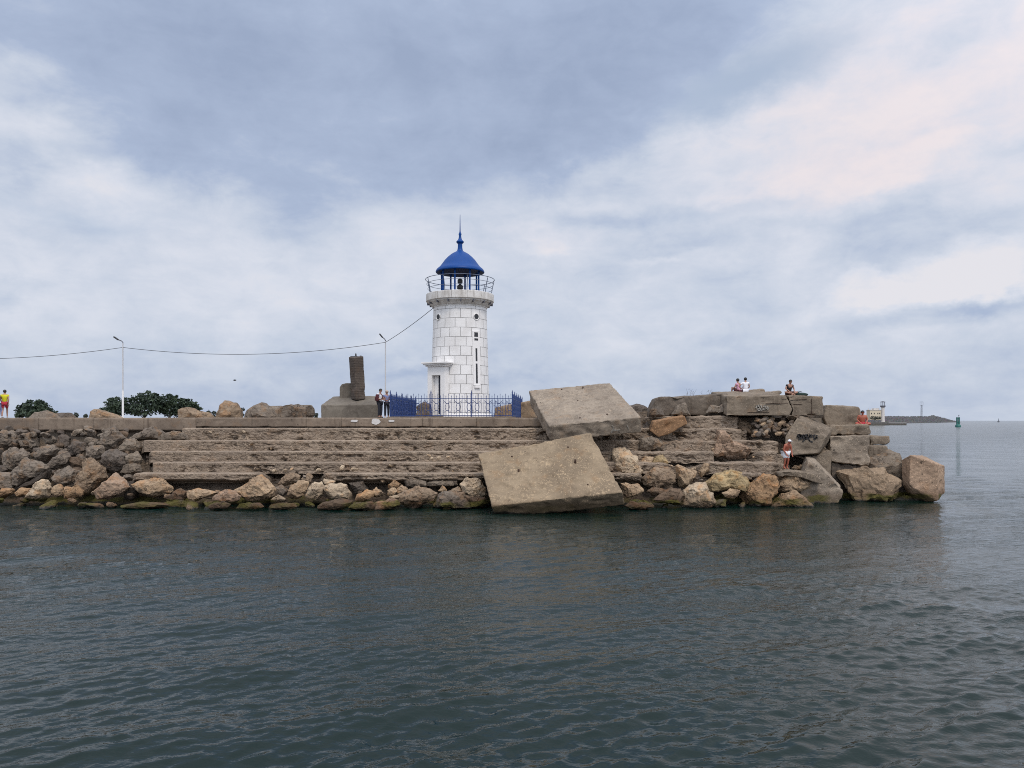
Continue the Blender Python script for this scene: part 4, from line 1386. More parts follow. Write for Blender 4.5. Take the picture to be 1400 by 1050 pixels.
# slit window strip: white surround standing proud, dark slits between
a = on_tower(651.0, 9.0)
nrm = Vector((math.cos(a), math.sin(a), 0))
tg = Vector((-math.sin(a), math.cos(a), 0))
rotm = Matrix.Rotation(a, 4, 'Z')
sl = [(zat(465), zat(453.5), 0.15), (zat(493.5), zat(475.5), 0.075), (zat(524), zat(496.5), 0.075)]
mb = MB()
zb0, zt0 = zat(526.5), zat(451.5)


def ctr(z, out, side=0.0):
    return nrm * (tr(z) + out) + tg * side + Vector((0, 0, lz(z)))


def tilt_box(mb, z0, z1, s0, s1, out0, out1):
    bmv = []
    for z in (z0, z1):
        for s in (s0, s1):
            for o in (out0, out1):
                bmv.append(mb.bm.verts.new(ctr(z, o, s)))
    bmesh.ops.convex_hull(mb.bm, input=bmv)


W0 = 0.27
bands = [(zb0, sl[2][0])] + [(sl[2][1], sl[1][0]), (sl[1][1], sl[0][0]), (sl[0][1], zt0)]
for (za, zc) in bands:
    tilt_box(mb, za, zc, -W0, W0, -0.12, 0.035)
for (za, zc, hw) in sl:
    tilt_box(mb, za, zc, -W0, -hw, -0.12, 0.035)
    tilt_box(mb, za, zc, hw, W0, -0.12, 0.035)
tilt_box(mb, zb0 - 0.16, zb0 - 0.02, -0.2, 0.24, -0.12, 0.12)
ws = mb.build('slit_window', M_WHITE, lh, False)
for (za, zc, hw) in sl:
    mb = MB()
    tilt_box(mb, za, zc, -hw, hw, -0.12, 0.006)
    mb.build('pane', M_BLACK, ws, False)
mb = MB()
tilt_box(mb, sl[0][0] + 0.15, sl[0][0] + 0.24, -0.15, 0.15, -0.1, 0.03)
mb.build('glazing_bar', M_WHITE, ws, False)
# portal
al = R(28)
pn = Vector((-math.sin(al), -math.cos(al), 0))
pt_ = Vector((math.cos(al), -math.sin(al), 0))
prot = Matrix((pt_, pn, Vector((0, 0, 1)))).transposed().to_4x4()
W, FD, SH = 1.30, 2.36, -0.34


def pbox(mb, s0, s1, d0, d1, z0, z1, bev=0.0):
    c = pt_ * ((s0 + s1) / 2 + SH) + pn * (d0 + d1) / 2 + Vector((0, 0, lz((z0 + z1) / 2)))
    mb.box(c, (s1 - s0, d1 - d0, z1 - z0), rot=prot, bev=bev)


mb = MB()
ow, oz = 0.33, 7.5
pbox(mb, -W / 2, -ow, 1.0, FD, 4.7, 8.06)
pbox(mb, ow, W / 2, 1.0, FD, 4.7, 8.06)
pbox(mb, -ow, ow, 1.0, FD, oz, 8.06)
po = mb.build('porch', M_WHITE, lh, False)
mb = MB()
pbox(mb, -W / 2 - .10, W / 2 + .10, 1.0, FD + .10, 8.06, 8.16, 0.01)
pbox(mb, -W / 2 - .22, W / 2 + .22, 0.9, FD + .22, 8.162, 8.24, 0.01)
pbox(mb, -W / 2 - .30, W / 2 + .30, 0.9, FD + .30, 8.242, 8.34, 0.012)
mb.build('porch_cornice', M_WHITE, po, False)
mb = MB()
pbox(mb, -ow + .01, -.02, 2.00, 2.05, 4.78, oz - .01)
mb.build('door', M_WHITE, po, False)
mb = MB()
pbox(mb, -.015, ow - .01, 1.96, 2.0, 4.78, oz - .01)
mb.build('doorway', M_DOOR, po, False)
mb = MB()
pbox(mb, -0.55, 0.55, FD - .3, FD + .35, 4.7, 4.93, 0.02)
pbox(mb, -0.7, 0.7, FD - .3, FD + .65, 4.68, 4.84, 0.02)
mb.build('door_step', M_PLINTH, po, False)
# low plinth ring of the tower
mb = MB()
mb.lathe([(1.9, lz(4.6)), (2.09, lz(4.6)), (2.09, lz(4.98)), (2.05, lz(5.02)), (1.9, lz(5.02))], seg=72, cap=False)
mb.build('tower_base', M_WHITE, lh, True, 40)

# ------------------------------------------------------------------ blue iron fence
FX0, FX1, FY0, NB_S = (533.6 - CX) / F * 46.7, 0.02, 46.7, 5
BAY = (FX1 - FX0) / 3
FY1 = FY0 + BAY * NB_S
fence = empty('iron_fence', (FX0, FY0, ZQ))
tag(fence, 'blue painted iron fence with pointed pickets around the lighthouse', 'fence')


def panel(a, b):
    a, b = Vector(a), Vector(b)
    d = b - a
    L = d.length
    d.normalize()
    mb = MB()
    for z in (0.14, 1.16):
        m = (a + b) / 2 + Vector((0, 0, z))
        mb.box(m, (L - 0.06, 0.022, 0.035), math.atan2(d.y, d.x))
    n = 15
    ps = []
    for i in range(n):
        p = a + d * (L * (i + 0.5) / n)
        ps.append(p)
        h = 1.42 + 0.05 * math.cos(i * math.pi)
        mb.tube([p + Vector((0, 0, 0.06)), p + Vector((0, 0, h - 0.10))], 0.0125, 5)
        mb.tube([p + Vector((0, 0, h - 0.10)), p + Vector((0, 0, h))], 0.0235, 5, 0.003)
    g = L / n
    for i in range(1, n - 1, 4):
        c = a + d * (L * (i + 1.0) / n)
        for s in (-1, 1):
            mb.tube([c + d * (s * g * 0.95) + Vector((0, 0, 1.0)), c + d * (s * g * 0.42) + Vector((0, 0, 0.86)), c + d * (s * g * 0.80) + Vector((0, 0, 0.70)),
                     c + d * (s * g * 0.80) + Vector((0, 0, 0.60)), c + d * (s * g * 0.42) + Vector((0, 0, 0.44)), c + d * (s * g * 0.95) + Vector((0, 0, 0.30))], 0.015, 5)
            mb.tube([c + d * (s * g * 1.5) + Vector((0, 0, 1.08)), c + d * (s * g * 1.05) + Vector((0, 0, 0.98)), c + d * (s * g * 1.5) + Vector((0, 0, 0.88))], 0.012, 5)
            mb.tube([c + d * (s * g * 1.5) + Vector((0, 0, 0.46)), c + d * (s * g * 1.05) + Vector((0, 0, 0.36)), c + d * (s * g * 1.5) + Vector((0, 0, 0.26))], 0.012, 5)
        mb.tube([c + d * (-g * 0.5) + Vector((0, 0, 0.86)), c + d * (g * 0.5) + Vector((0, 0, 0.86))], 0.02, 5)
        mb.tube([c + d * (-g * 0.5) + Vector((0, 0, 0.44)), c + d * (g * 0.5) + Vector((0, 0, 0.44))], 0.02, 5)
    mb.build('fence_panel', M_FBLUE, fence, False)


pp = []
for i in range(3):
    pp.append(((BAY * i, 0, 0), (BAY * (i + 1), 0, 0)))
for i in range(NB_S):
    pp.append(((0, BAY * i, 0), (0, BAY * (i + 1), 0)))
    e = 0.75 / NB_S
    pp.append(((BAY * 3 + e * i, BAY * i, 0), (BAY * 3 + e * (i + 1), BAY * (i + 1), 0)))
for i in range(3):
    pp.append(((BAY * i, BAY * NB_S, 0), (BAY * (i + 1) + (0.75 if i == 2 else 0), BAY * NB_S, 0)))
posts = set()
for a, b in pp:
    panel(a, b)
    posts.add(a)
    posts.add(b)
for p in sorted(posts):
    mb = MB()
    mb.box((p[0], p[1], 0.75), (0.06, 0.06, 1.5))
    mb.lathe([(0.042, 1.5), (0.042, 1.53), (0.02, 1.56), (0.028, 1.60), (0.004, 1.68)], (p[0], p[1], 0), 8)
    mb.build('post', M_FBLUE, fence, False)
kb = MB()
kb.box((BAY * 1.5, -0.02, 0.025), (BAY * 3 + 0.4, 0.3, 0.09), bev=0.01)
kb.build('kerb', M_GROUND, fence, False)

# ------------------------------------------------------------------ monument
mon = empty('monument', at(478, 571, 48.2))
tag(mon, 'old stone monument with a leaning dark pillar on a sloping plinth', 'monument')


def mpart(bm, name, mat, vx, rough, seed, it=3):
    me = worn(bm, name, vx, rough, it, seed, 0.6)
    local(me, mon.location)
    return link(name, me, mat, mon)


mpart(hull([(439, 574, 48.0), (520.5, 574, 48.0), (438.6, 553.5, 48.0), (520.5, 553, 48.0), (456, 541.6, 50.6), (519.5, 541.0, 50.6), (456, 574, 50.6), (519.5, 574, 50.6)]), 'plinth', M_PLINTH, 0.05, 0.5, 71, 2)
mpart(hull([(476.8, 488.2, 49.0), (484.5, 489.2, 48.4), (496.8, 487, 49.0), (488, 487, 49.9), (480.2, 546, 49.5), (486.5, 547, 48.9), (500.2, 546, 49.5), (491, 546, 50.4)]), 'pillar', M_PILLAR, 0.035, 0.45, 72, 2)
mpart(prism([(464, 546), (464.5, 529), (467, 525.2), (473, 523.8), (481, 524), (481, 546)], 50.1, (0, 0.7, 0)), 'stump', M_PLINTH, 0.04, 0.5, 73, 2)
mb = MB()
p = at(486.5, 487.6, 49.1) - Vector(mon.location)
mb.lathe([(0.16, -0.06), (0.12, 0.02), (0.05, 0.06), (0.045, 0.16), (0.02, 0.22)], p, 10)
mb.box(p + Vector((0.30, 0.05, 0.01)), (0.12, 0.12, 0.12), bev=0.02)
mb.box(p + Vector((-0.22, 0.05, -0.01)), (0.25, 0.2, 0.08), bev=0.02)
mb.build('finial', M_DARK, mon, False)

# ------------------------------------------------------------------ street lamps and cables
DL = 60.0


def lamp(px, py_top, py_head, hx, label, rl=0.078):
    base = at(px, 571, DL)
    base.z = ZQ
    o = empty('street_lamp', base)
    tag(o, label, 'street lamp', 'street lamps along the quay')
    zt = at(px, py_top, DL).z - ZQ
    mb = MB()
    mb.tube([(0, 0, 0), (0, 0, 2.15)], rl, 10)
    mb.tube([(0, 0, 0), (0, 0, 0.06)], 0.16, 10)
    mb.build('lower_pole', M_WPOLE if rl > 0.07 else M_POLE, o, True, 40)
    mb = MB()
    mb.tube([(0, 0, 2.1), (0, 0, zt)], 0.05, 10, 0.042)
    mb.build('upper_pole', M_POLE, o, True, 40)
    hd = at(hx, py_head, DL) - base
    mb = MB()
    k = Vector((0, 0, zt))
    mb.tube([k - Vector((0, 0, .15)), k + Vector((0, 0, 0.06)), k + (hd - k) * 0.15 + Vector((0, 0, .09)), k + (hd - k) * 0.62], 0.036, 8)
    mb.build('arm', M_FGREY, o, True, 60)
    mb = MB()
    dr = (hd - k).normalized()
    ang = math.atan2(dr.z, -dr.x)
    rot = Matrix.Rotation(ang, 4, 'Y')
    mb.box(k + (hd - k) * 0.80, ((hd - k).length * 0.55, 0.22, 0.10), rot=rot, bev=0.03)
    mb.build('lamp_head', M_DARK, o, False)
    return base + Vector((0, 0, at(px, 0, DL).z * 0 + zt - 0.25))


def zfix(px, py):
    return at(px, py, DL)


lamp(168, 469, 461, 156.5, 'white-footed street lamp standing beside the right-hand trees')
lamp(527, 466.5, 457, 519.5, 'slim street lamp standing behind the couple at the fence', 0.052)


def cable(a, b, sag, label, n=40):
    a, b = Vector(a), Vector(b)
    mb = MB()
    o = a
    pts = []
    for i in range(n + 1):
        t = i / n
        p = a.lerp(b, t)
        p.z -= sag * 4 * t * (1 - t)
        pts.append(p - o)
    mb.tube(pts, 0.020, 5)
    c = mb.build('overhead_cable', M_CABLE, None, True)
    c.location = o
    tag(c, label, 'cable', 'overhead cables')


cable(at(-130, 489, DL), at(168, 475, DL), 0.42, 'overhead cable leaving the left street lamp towards the left')
cable(at(168, 475, DL), at(527, 468, DL), 0.72, 'overhead cable sagging between the two street lamps')
la = on_tower(593.5, zat(423, 51.5))
cable(at(527, 468, DL), Vector((LX + tr(11.9) * math.cos(R(205)), LY + tr(11.9) * math.sin(R(205)), zat(421.5, 51.5))), 0.10, 'overhead cable climbing from the street lamp to the lighthouse')


# ------------------------------------------------------------------ trees
def leaf_mat(name, a, b):
    m, t, bs = material(name)
    pos = t.n('ShaderNodeNewGeometry').outputs['Position']
    n = t.noise(pos, 0.5, 3, 0.6)
    n2 = t.noise(pos, 4, 2, 0.6)
    setin(t, bs, Base_Color=t.mix(t.range(t.math('ADD', t.math('MULTIPLY', n, .7), t.math('MULTIPLY', n2, .3)), 0.38, 0.62), a, b), Roughness=0.7)
    return m


M_LEAF = leaf_mat('dark_foliage', (0.014, 0.028, 0.018), (0.042, 0.066, 0.034))
M_BARK = painted('bark', (0.045, 0.035, 0.028), 0.9, 0.4)
M_SHRUB = leaf_mat('shrub_foliage', (0.018, 0.028, 0.022), (0.04, 0.05, 0.035))
M_TWIG = painted('dry_twig', (0.10, 0.08, 0.065), 0.9, 0.3)


def crown_mesh(clumps, leaf, count, seed):
    rs = np.random.RandomState(seed)
    V, FC = [], []
    vol = sum(r[0] * r[2] for c, r in clumps)
    for c, r in clumps:
        n = int(count * r[0] * r[2] / vol)
        for i in range(n):
            d = rs.normal(size=3)
            d /= np.linalg.norm(d)
            k = rs.uniform(0.35, 1.0) ** 0.6
            lump = 1 + 0.45 * noise.noise(Vector(d * 2.3) + Vector((seed, c[0], c[2]))) + 0.28 * noise.noise(Vector(d * 6) + Vector((seed, c[0], c[2])))
            p = np.array(c) + d * np.array(r) * k * lump
            nn_ = rs.normal(size=3) + d * 0.8
            nn_ /= np.linalg.norm(nn_)
            uu = np.cross(nn_, rs.normal(size=3))
            uu /= np.linalg.norm(uu)
            ww = np.cross(nn_, uu)
            s = leaf * rs.uniform(0.6, 1.4)
            b = len(V)
            V += [p + uu * s, p + ww * s * 0.6, p - uu * s, p - ww * s * 0.6]
            FC.append((b, b + 1, b + 2, b + 3))
    return mesh_from(V, FC, 'crown')


def tree(label, D, cpx, cl, leaf=0.32, count=3200, seed=1, group='trees on the land behind the quay'):
    base = at(cpx, 575, D)
    base.z = ZQ
    o = empty('tree', base)
    tag(o, label, 'tree', group)
    k = D / F
    clumps = []
    mb = MB()
    for (px, py, rx, rz) in cl:
        c = at(px, py, D) - base
        c.y += rnd.uniform(-1, 1) * rx * k * 0.5
        clumps.append((c, (rx * k, rx * k * 0.9, rz * k)))
        for q in range(4):
            a = rnd.uniform(0.1, 3.04)
            f = rnd.uniform(0.22, 0.36)
            clumps.append((c + Vector((math.cos(a) * rx * k * 0.98, 0, math.sin(a) * rz * k * 0.98)), (rx * k * f, rx * k * f, rz * k * f)))
        mb.tube([(rnd.uniform(-.1, .1), 0, 0.0), (c.x * 0.25, c.y * .2, c.z * 0.4), (c.x * .8, c.y * .8, c.z * .8), c], 0.16, 6, 0.05)
    mb.tube([(0, 0, -0.2), (0.05, 0, max(0.8, min(c[2] for c, r in clumps)))], 0.24, 8, 0.17)
    mb.build('trunk', M_BARK, o, True)
    link('crown', crown_mesh(clumps, leaf, count, seed), M_LEAF, o, False)


tree('lone dark bushy tree left of the sandy mound', 200, 47, [(34, 562, 13, 9), (47, 556, 13, 8.5), (60, 559, 11, 9), (66, 566, 9, 6), (26, 567, 8, 5), (47, 566, 20, 6)], seed=3)
tree('low dark tree left of the lamp pole, with a loose side branch', 210, 155, [(143, 563, 9, 6), (155, 554, 14, 9), (167, 558, 10, 11), (153, 564, 16, 7), (174, 547, 6, 3.4)], count=2800, seed=4)
tree('tallest dark tree right of the lamp pole', 212, 197, [(190, 550, 13, 10), (203, 544, 13, 8), (212, 552, 12, 11), (197, 561, 19, 9), (183, 560, 9, 8)], seed=5, count=3600)
tree('rounded dark tree between the tallest one and the rightmost one', 214, 232, [(229, 549, 12, 8.5), (240, 551, 10, 9), (233, 561, 16, 9), (222, 558, 9, 9)], seed=6)
tree('rightmost dark tree, lower, beside the flat tan rock', 216, 259, [(256, 556, 11, 9), (266, 559, 8.5, 8), (258, 565, 15, 6), (247, 560, 8, 8)], seed=7, count=2600)


def shrub(px, py, r, label):
    base = at(px, 574, 120)
    base.z = ZQ
    o = empty('shrub', base)
    tag(o, label, 'shrub', 'tiny shrubs on the quay skyline')
    k = 120 / F
    c = at(px, py, 120) - base
    mb = MB()
    mb.tube([(0, 0, -.1), (c.x, 0, c.z)], 0.06, 6, 0.03)
    mb.build('stem', M_BARK, o)
    link('foliage', crown_mesh([(c, (r * k, r * k, r * k * 0.8)), (c * 0.5, (r * k * .8, r * k * .8, r * k * .7))], 0.12, 260, int(px)), M_SHRUB, o, False)


shrub(104, 567, 3.2, 'tiny dark shrub right of the flat grey rubble pile')
shrub(117, 568.5, 2.8, 'tiny dark shrub just left of the sandy mound')
shrub(285, 563.5, 2.6, 'tiny dark shrub behind the low flat tan rock')
shrub(292.5, 564.5, 3.0, 'tiny dark shrub against the squat pointed rock')
shrub(331, 560, 3.5, 'tiny dark shrub in the cleft between the squat and humped rocks')
shrub(432, 567, 3.0, 'tiny dark shrub between the layered rock and the monument')

tw = empty('dry_weed', at(955, 541, 48))
tag(tw, 'sparse dry weed growing on the recessed cap wall', 'weed')
mb = MB()
lf = []
for k in range(20):
    b = Vector((rnd.uniform(-.75, .9), rnd.uniform(-.2, .2), -0.05))
    L = rnd.uniform(0.2, 0.62)
    lean = Vector((rnd.uniform(-.5, .5), rnd.uniform(-.2, .2), 1))
    p1 = b + lean * L * .5
    p2 = p1 + (lean + Vector((rnd.uniform(-.4, .4), 0, 0))) * L * .5
    mb.tube([b, p1, p2], 0.006, 4, 0.003)
    for q in range(4):
        lf.append((p1.lerp(p2, rnd.random()) + Vector((rnd.uniform(-.08, .08), 0, rnd.uniform(-.05, .08))), (0.09, 0.05, 0.09)))
mb.build('stems', M_TWIG, tw)
link('leaves', crown_mesh(lf, 0.016, 150, 5), M_SHRUB, tw, False)

# ------------------------------------------------------------------ people


def skin_mesh(joints, edges, root=0, sub=1):
    names = list(joints)
    idx = {n: i for i, n in enumerate(names)}
    me = bpy.data.meshes.new('sk')
    me.from_pydata([joints[n][0] for n in names], [(idx[a], idx[b]) for a, b in edges], [])
    ob = bpy.data.objects.new('sk', me)
    COL.objects.link(ob)
    ob.modifiers.new('s', 'SKIN')
    sd = ob.modifiers.new('d', 'SUBSURF')
    sd.levels = sub
    sd.render_levels = sub
    for i, n in enumerate(names):
        r = joints[n][1]
        me.skin_vertices[0].data[i].radius = r if isinstance(r, tuple) else (r, r)
        me.skin_vertices[0].data[i].use_root = (i == root)
    dg = bpy.context.evaluated_depsgraph_get()
    dg.update()
    out = bpy.data.meshes.new_from_object(ob.evaluated_get(dg))
    bpy.data.objects.remove(ob)
    return out


POSE = {}
POSE['stand'] = dict(pel=(0, 0, .93), chest=(0, .01, 1.26), neck=(0, .01, 1.47), head=(0, -.01, 1.60), shl=(-.18, .01, 1.40), ell=(-.235, .03, 1.12), wrl=(-.215, -.06, .88),
                     shr=(.18, .01, 1.40), elr=(.235, .03, 1.12), wrr=(.215, -.06, .88), hil=(-.09, 0, .90), knl=(-.10, -.02, .49), anl=(-.105, .02, .09), hir=(.09, 0, .90), knr=(.10, -.02, .49), anr=(.105, .02, .09))
POSE['walk'] = dict(POSE['stand'], ell=(-.22, .14, 1.14), wrl=(-.20, .12, .90), elr=(.22, -.06, 1.13), wrr=(.20, -.22, .95), knl=(-.10, -.20, .52), anl=(-.10, -.22, .10), knr=(.10, .05, .50), anr=(.10, .30, .14))
POSE['phone'] = dict(POSE['stand'], elr=(.20, -.06, 1.13), wrr=(.10, -.25, 1.15), ell=(-.22, -.02, 1.13), wrl=(-.08, -.24, 1.10), head=(0, -.04, 1.59))
POSE['sit'] = dict(pel=(0, 0, .16), chest=(0, -.05, .50), neck=(0, -.08, .70), head=(0, -.11, .83), shl=(-.18, -.06, .63), ell=(-.25, -.16, .40), wrl=(-.16, -.36, .40),
                   shr=(.18, -.06, .63), elr=(.25, -.16, .40), wrr=(.16, -.36, .40), hil=(-.09, -.02, .14), knl=(-.14, -.42, .40), anl=(-.13, -.50, .05), hir=(.09, -.02, .14), knr=(.14, -.42, .40), anr=(.13, -.50, .05))
POSE['dangle'] = dict(POSE['sit'], knl=(-.12, -.43, .17), anl=(-.12, -.47, -.24), knr=(.12, -.43, .17), anr=(.12, -.47, -.24), wrl=(-.2, -.30, .24), wrr=(.2, -.30, .24))
POSE['cross'] = dict(POSE['sit'], knl=(-.40, -.30, .20), anl=(.06, -.42, .08), knr=(.40, -.30, .20), anr=(-.06, -.36, .08), ell=(-.27, -.12, .40), wrl=(-.16, -.33, .24), elr=(.27, -.12, .40), wrr=(.16, -.33, .24), chest=(0, -.07, .48), neck=(0, -.13, .66), head=(0, -.18, .78), shl=(-.18, -.10, .60), shr=(.18, -.10, .60))
POSE['akimbo'] = dict(POSE['sit'], elr=(.42, .05, .42), wrr=(.2, -.06, .22), ell=(-.24, -.1, .38), wrl=(-.12, -.28, .26))
POSE['bend'] = dict(POSE['stand'], chest=(0, -.10, 1.22), neck=(0, -.20, 1.39), head=(0, -.27, 1.49), shl=(-.18, -.16, 1.33), shr=(.18, -.16, 1.33), ell=(-.27, -.14, 1.06), wrl=(-.18, -.26, .84), elr=(.27, -.16, 1.06), wrr=(.2, -.28, .84), knl=(-.11, -.10, .49), knr=(.11, -.10, .49))


def person(label, loc, rz, scale, pose, fat=1.0, skin=None, top=None, shorts=None, trousers=None, hair=None, cap=None, sleeves=True, shoes=None, longhair=False):
    P = {k: Vector(v) for k, v in POSE[pose].items()}
    o = empty('person', loc, rz)
    o.scale = (scale, scale, scale)
    tag(o, label, 'person')
    skin = skin or M_SKIN
    J, E = {}, []

    def j(n, p, r):
        J[n] = (tuple(p), r)
    neck, head = P['neck'], P['head']
    up = (head - neck).normalized()
    fwd = Vector((0, -1, 0))
    j('pel', P['pel'], (.135 * fat, .105 * fat))
    j('waist', P['pel'].lerp(P['chest'], .5), (.125 * fat, .10 * fat))
    j('chest', P['chest'], (.15 * fat, .112 * fat))
    j('upc', P['chest'].lerp(neck, .62), (.12 * fat, .085 * fat))
    j('neck', neck + up * .02, .052)
    j('jaw', head - up * .045 + fwd * .018, (.062, .072))
    j('skull', head + up * .035, (.076, .092))
    j('crown', head + up * .105, (.058, .066))
    E += [('pel', 'waist'), ('waist', 'chest'), ('chest', 'upc'), ('upc', 'neck'), ('neck', 'jaw'), ('jaw', 'skull'), ('skull', 'crown')]
    for s in 'lr':
        sh, el, wr = P['sh' + s], P['el' + s], P['wr' + s]
        j('sh' + s, sh, .062 * fat)
        j('ma' + s, sh.lerp(el, .5), .050 * fat)
        j('el' + s, el, .041)
        j('fo' + s, el.lerp(wr, .4), .040)
        j('wr' + s, wr, .027)
        d = (wr - el).normalized()
        side = d.cross(Vector((0, 1, 0)))
        if side.length < .2:
            side = d.cross(Vector((0, 0, 1)))
        side.normalize()
        pal = wr + d * .075
        j('pa' + s, pal, (.036, .018))
        E += [('upc', 'sh' + s), ('sh' + s, 'ma' + s), ('ma' + s, 'el' + s), ('el' + s, 'fo' + s), ('fo' + s, 'wr' + s), ('wr' + s, 'pa' + s)]
        bendv = d.cross(side) * .03
        for q, (off, ln) in enumerate(((-.030, .070), (-.010, .082), (.010, .078), (.029, .060))):
            a = 'f%d%s' % (q, s)
            j(a, pal + d * .035 + side * off, .0095)
            j(a + 'm', pal + d * (.035 + ln * .55) + side * off * 1.15 + bendv * .3, .0088)
            j(a + 't', pal + d * (.035 + ln) + side * off * 1.2 + bendv, .0075)
            E += [('pa' + s, a), (a, a + 'm'), (a + 'm', a + 't')]
        j('th' + s, wr + d * .045 - side * .045, .011)
        j('tt' + s, wr + d * .085 - side * .065 + bendv * .5, .009)
        E += [('wr' + s, 'th' + s), ('th' + s, 'tt' + s)]
        hi, kn, an = P['hi' + s], P['kn' + s], P['an' + s]
        j('hi' + s, hi, .092 * fat)
        j('tm' + s, hi.lerp(kn, .5), .078 * fat)
        j('kn' + s, kn, .056)
        ca = kn.lerp(an, .35)
        j('ca' + s, ca, .056)
        j('an' + s, an, .036)
        j('he' + s, an + Vector((0, .03, -.05)), .034)
        j('to' + s, an + Vector((0, -.16, -.06)), .028)
        E += [('pel', 'hi' + s), ('hi' + s, 'tm' + s), ('tm' + s, 'kn' + s), ('kn' + s, 'ca' + s), ('ca' + s, 'an' + s), ('an' + s, 'he' + s), ('an' + s, 'to' + s)]
    body = skin_mesh(J, E)
    bm = bmesh.new()
    bm.from_mesh(body)
    for f in bm.faces:
        f.material_index = 0
    hc = head + up * .03

    def blob(c, s, mi):
        r = bmesh.ops.create_icosphere(bm, subdivisions=2, radius=1.0, matrix=Matrix.Translation(c) @ Matrix.Diagonal((s[0], s[1], s[2], 1)))
        for v in r['verts']:
            for f in v.link_faces:
                f.material_index = mi
    blob(hc + fwd * .098 - up * .018, (.014, .022, .024), 0)
    for s in (-1, 1):
        blob(hc + Vector((s * .080, .005, -.01)), (.014, .022, .032), 0)
        blob(hc + fwd * .084 + Vector((s * .030, 0, .012)), (.013, .010, .009), 1)
    blob(hc + fwd * .082 - up * .058, (.026, .010, .006), 2)
    bm.to_mesh(body)
    bm.free()
    body.materials.clear()
    link('body', body, [skin, M_HAIR, M_MAROON], o, True)
    # hair or cap
    if hair or cap:
        m = hair or cap
        mb = MB()
        r = bmesh.ops.create_icosphere(mb.bm, subdivisions=3, radius=1.0, matrix=Matrix.Translation(hc + up * .03 + Vector((0, .014, 0))) @ Matrix.Diagonal((.098, .112, .105, 1)))
        kill = [v for v in mb.bm.verts if (v.co - hc).dot(fwd) > .045 and (v.co - hc).dot(up) < .052 or (v.co - hc).dot(up) < (-.07 if hair else .01) - (0.05 if longhair else 0)]
        bmesh.ops.delete(mb.bm, geom=kill, context='VERTS')
        if cap:
            mb.ball(hc + fwd * .13 + up * .045, (.07, .075, .012))
        mb.build('hair' if hair else 'cap', m, o, True)

    def grow(k, js):
        d = {}
        for n, extra in js.items():
            p, r = J[n]
            rr = r if isinstance(r, tuple) else (r, r)
            d[n] = (p, (rr[0] * k + extra, rr[1] * k + extra))
        return d
    if top:
        js = {n: .012 for n in ('chest', 'waist', 'upc', 'shl', 'shr', 'mal', 'mar')}
        js['pel'] = .016
        e2 = [('pel', 'waist'), ('waist', 'chest'), ('chest', 'upc'), ('upc', 'shl'), ('upc', 'shr'), ('shl', 'mal'), ('shr', 'mar')]
        link('shirt', skin_mesh(grow(1.06, js), e2, 2 if list(js)[0] == 'chest' else 0), top, o, True)
    lower = trousers or shorts
    if lower:
        js = {'pel': .012, 'hil': .012, 'hir': .012, 'tml': .016, 'tmr': .016}
        e2 = [('pel', 'hil'), ('pel', 'hir'), ('hil', 'tml'), ('hir', 'tmr')]
        js['knl'] = js['knr'] = .02 if trousers else .012
        if not trousers:
            J['knl'] = (tuple(Vector(J['tml'][0]).lerp(Vector(J['knl'][0]), .55)), .07 * fat)
            J['knr'] = (tuple(Vector(J['tmr'][0]).lerp(Vector(J['knr'][0]), .55)), .07 * fat)
        e2 += [('tml', 'knl'), ('tmr', 'knr')]
        if trousers:
            for n in ('cal', 'car', 'anl', 'anr'):
                js[n] = .02
            e2 += [('knl', 'cal'), ('knr', 'car'), ('cal', 'anl'), ('car', 'anr')]
        link('trousers' if trousers else 'shorts', skin_mesh(grow(1.05, js), e2, 0), lower, o, True)
    if shoes:
        mb = MB()
        for s in 'lr':
            a = P['an' + s]
            mb.ball(a + Vector((0, -.06, -.055)), (.048, .13, .042))
        mb.build('shoes', shoes, o, True)
    return o


def floor(px, Y, z=ZQ):
    return Vector(((px - CX) / F * Y, Y, z))


person('person in a bright yellow shirt and red shorts walking on the quay', floor(6.5, 46.9), R(205), 0.97, 'walk', 1.1, top=M_YEL, shorts=M_RED, hair=M_HAIR, shoes=M_WCL)
person('person in plum clothes beside the yellow-shirted walker, cut by the view edge', floor(-3.5, 46.6), R(160), 0.90, 'walk', 1.0, top=M_PLUM, trousers=M_LILAC, hair=M_HAIR, shoes=M_WCL)
pb = person('dark-haired person in a white shirt and black trousers by the fence', floor(519.5, 46.75), R(60), 1.01, 'phone', 0.98, top=M_WCL, trousers=M_NAVY, hair=M_HAIR, shoes=M_BLK)
person('fair-haired person in a grey-blue top and black trousers at the fence corner', floor(528.8, 46.9), R(20), 0.96, 'phone', 1.0, top=M_LILAC, trousers=M_NAVY, hair=M_SCARF, shoes=M_WCL, longhair=True)
bp_ = empty('backpack', floor(516.0, 46.62, ZQ + 1.02))
tag(bp_, 'small maroon backpack worn by the white-shirted person', 'backpack')
mb = MB()
mb.box((0, 0, 0.19), (0.20, 0.26, 0.42), R(0), bev=0.06)
mb.box((-0.11, 0, 0.12), (0.07, 0.20, 0.22), R(0), bev=0.025)
mb.build('pack', M_MAROON, bp_, True, 60)
mb = MB()
for s in (-1, 1):
    mb.tube([(0.06, s * .09, .36), (0.18, s * .10, .42), (0.30, s * .10, .34), (0.30, s * .10, .16), (0.10, s * .09, .04)], 0.018, 6)
mb.build('straps', M_MAROON, bp_, True)

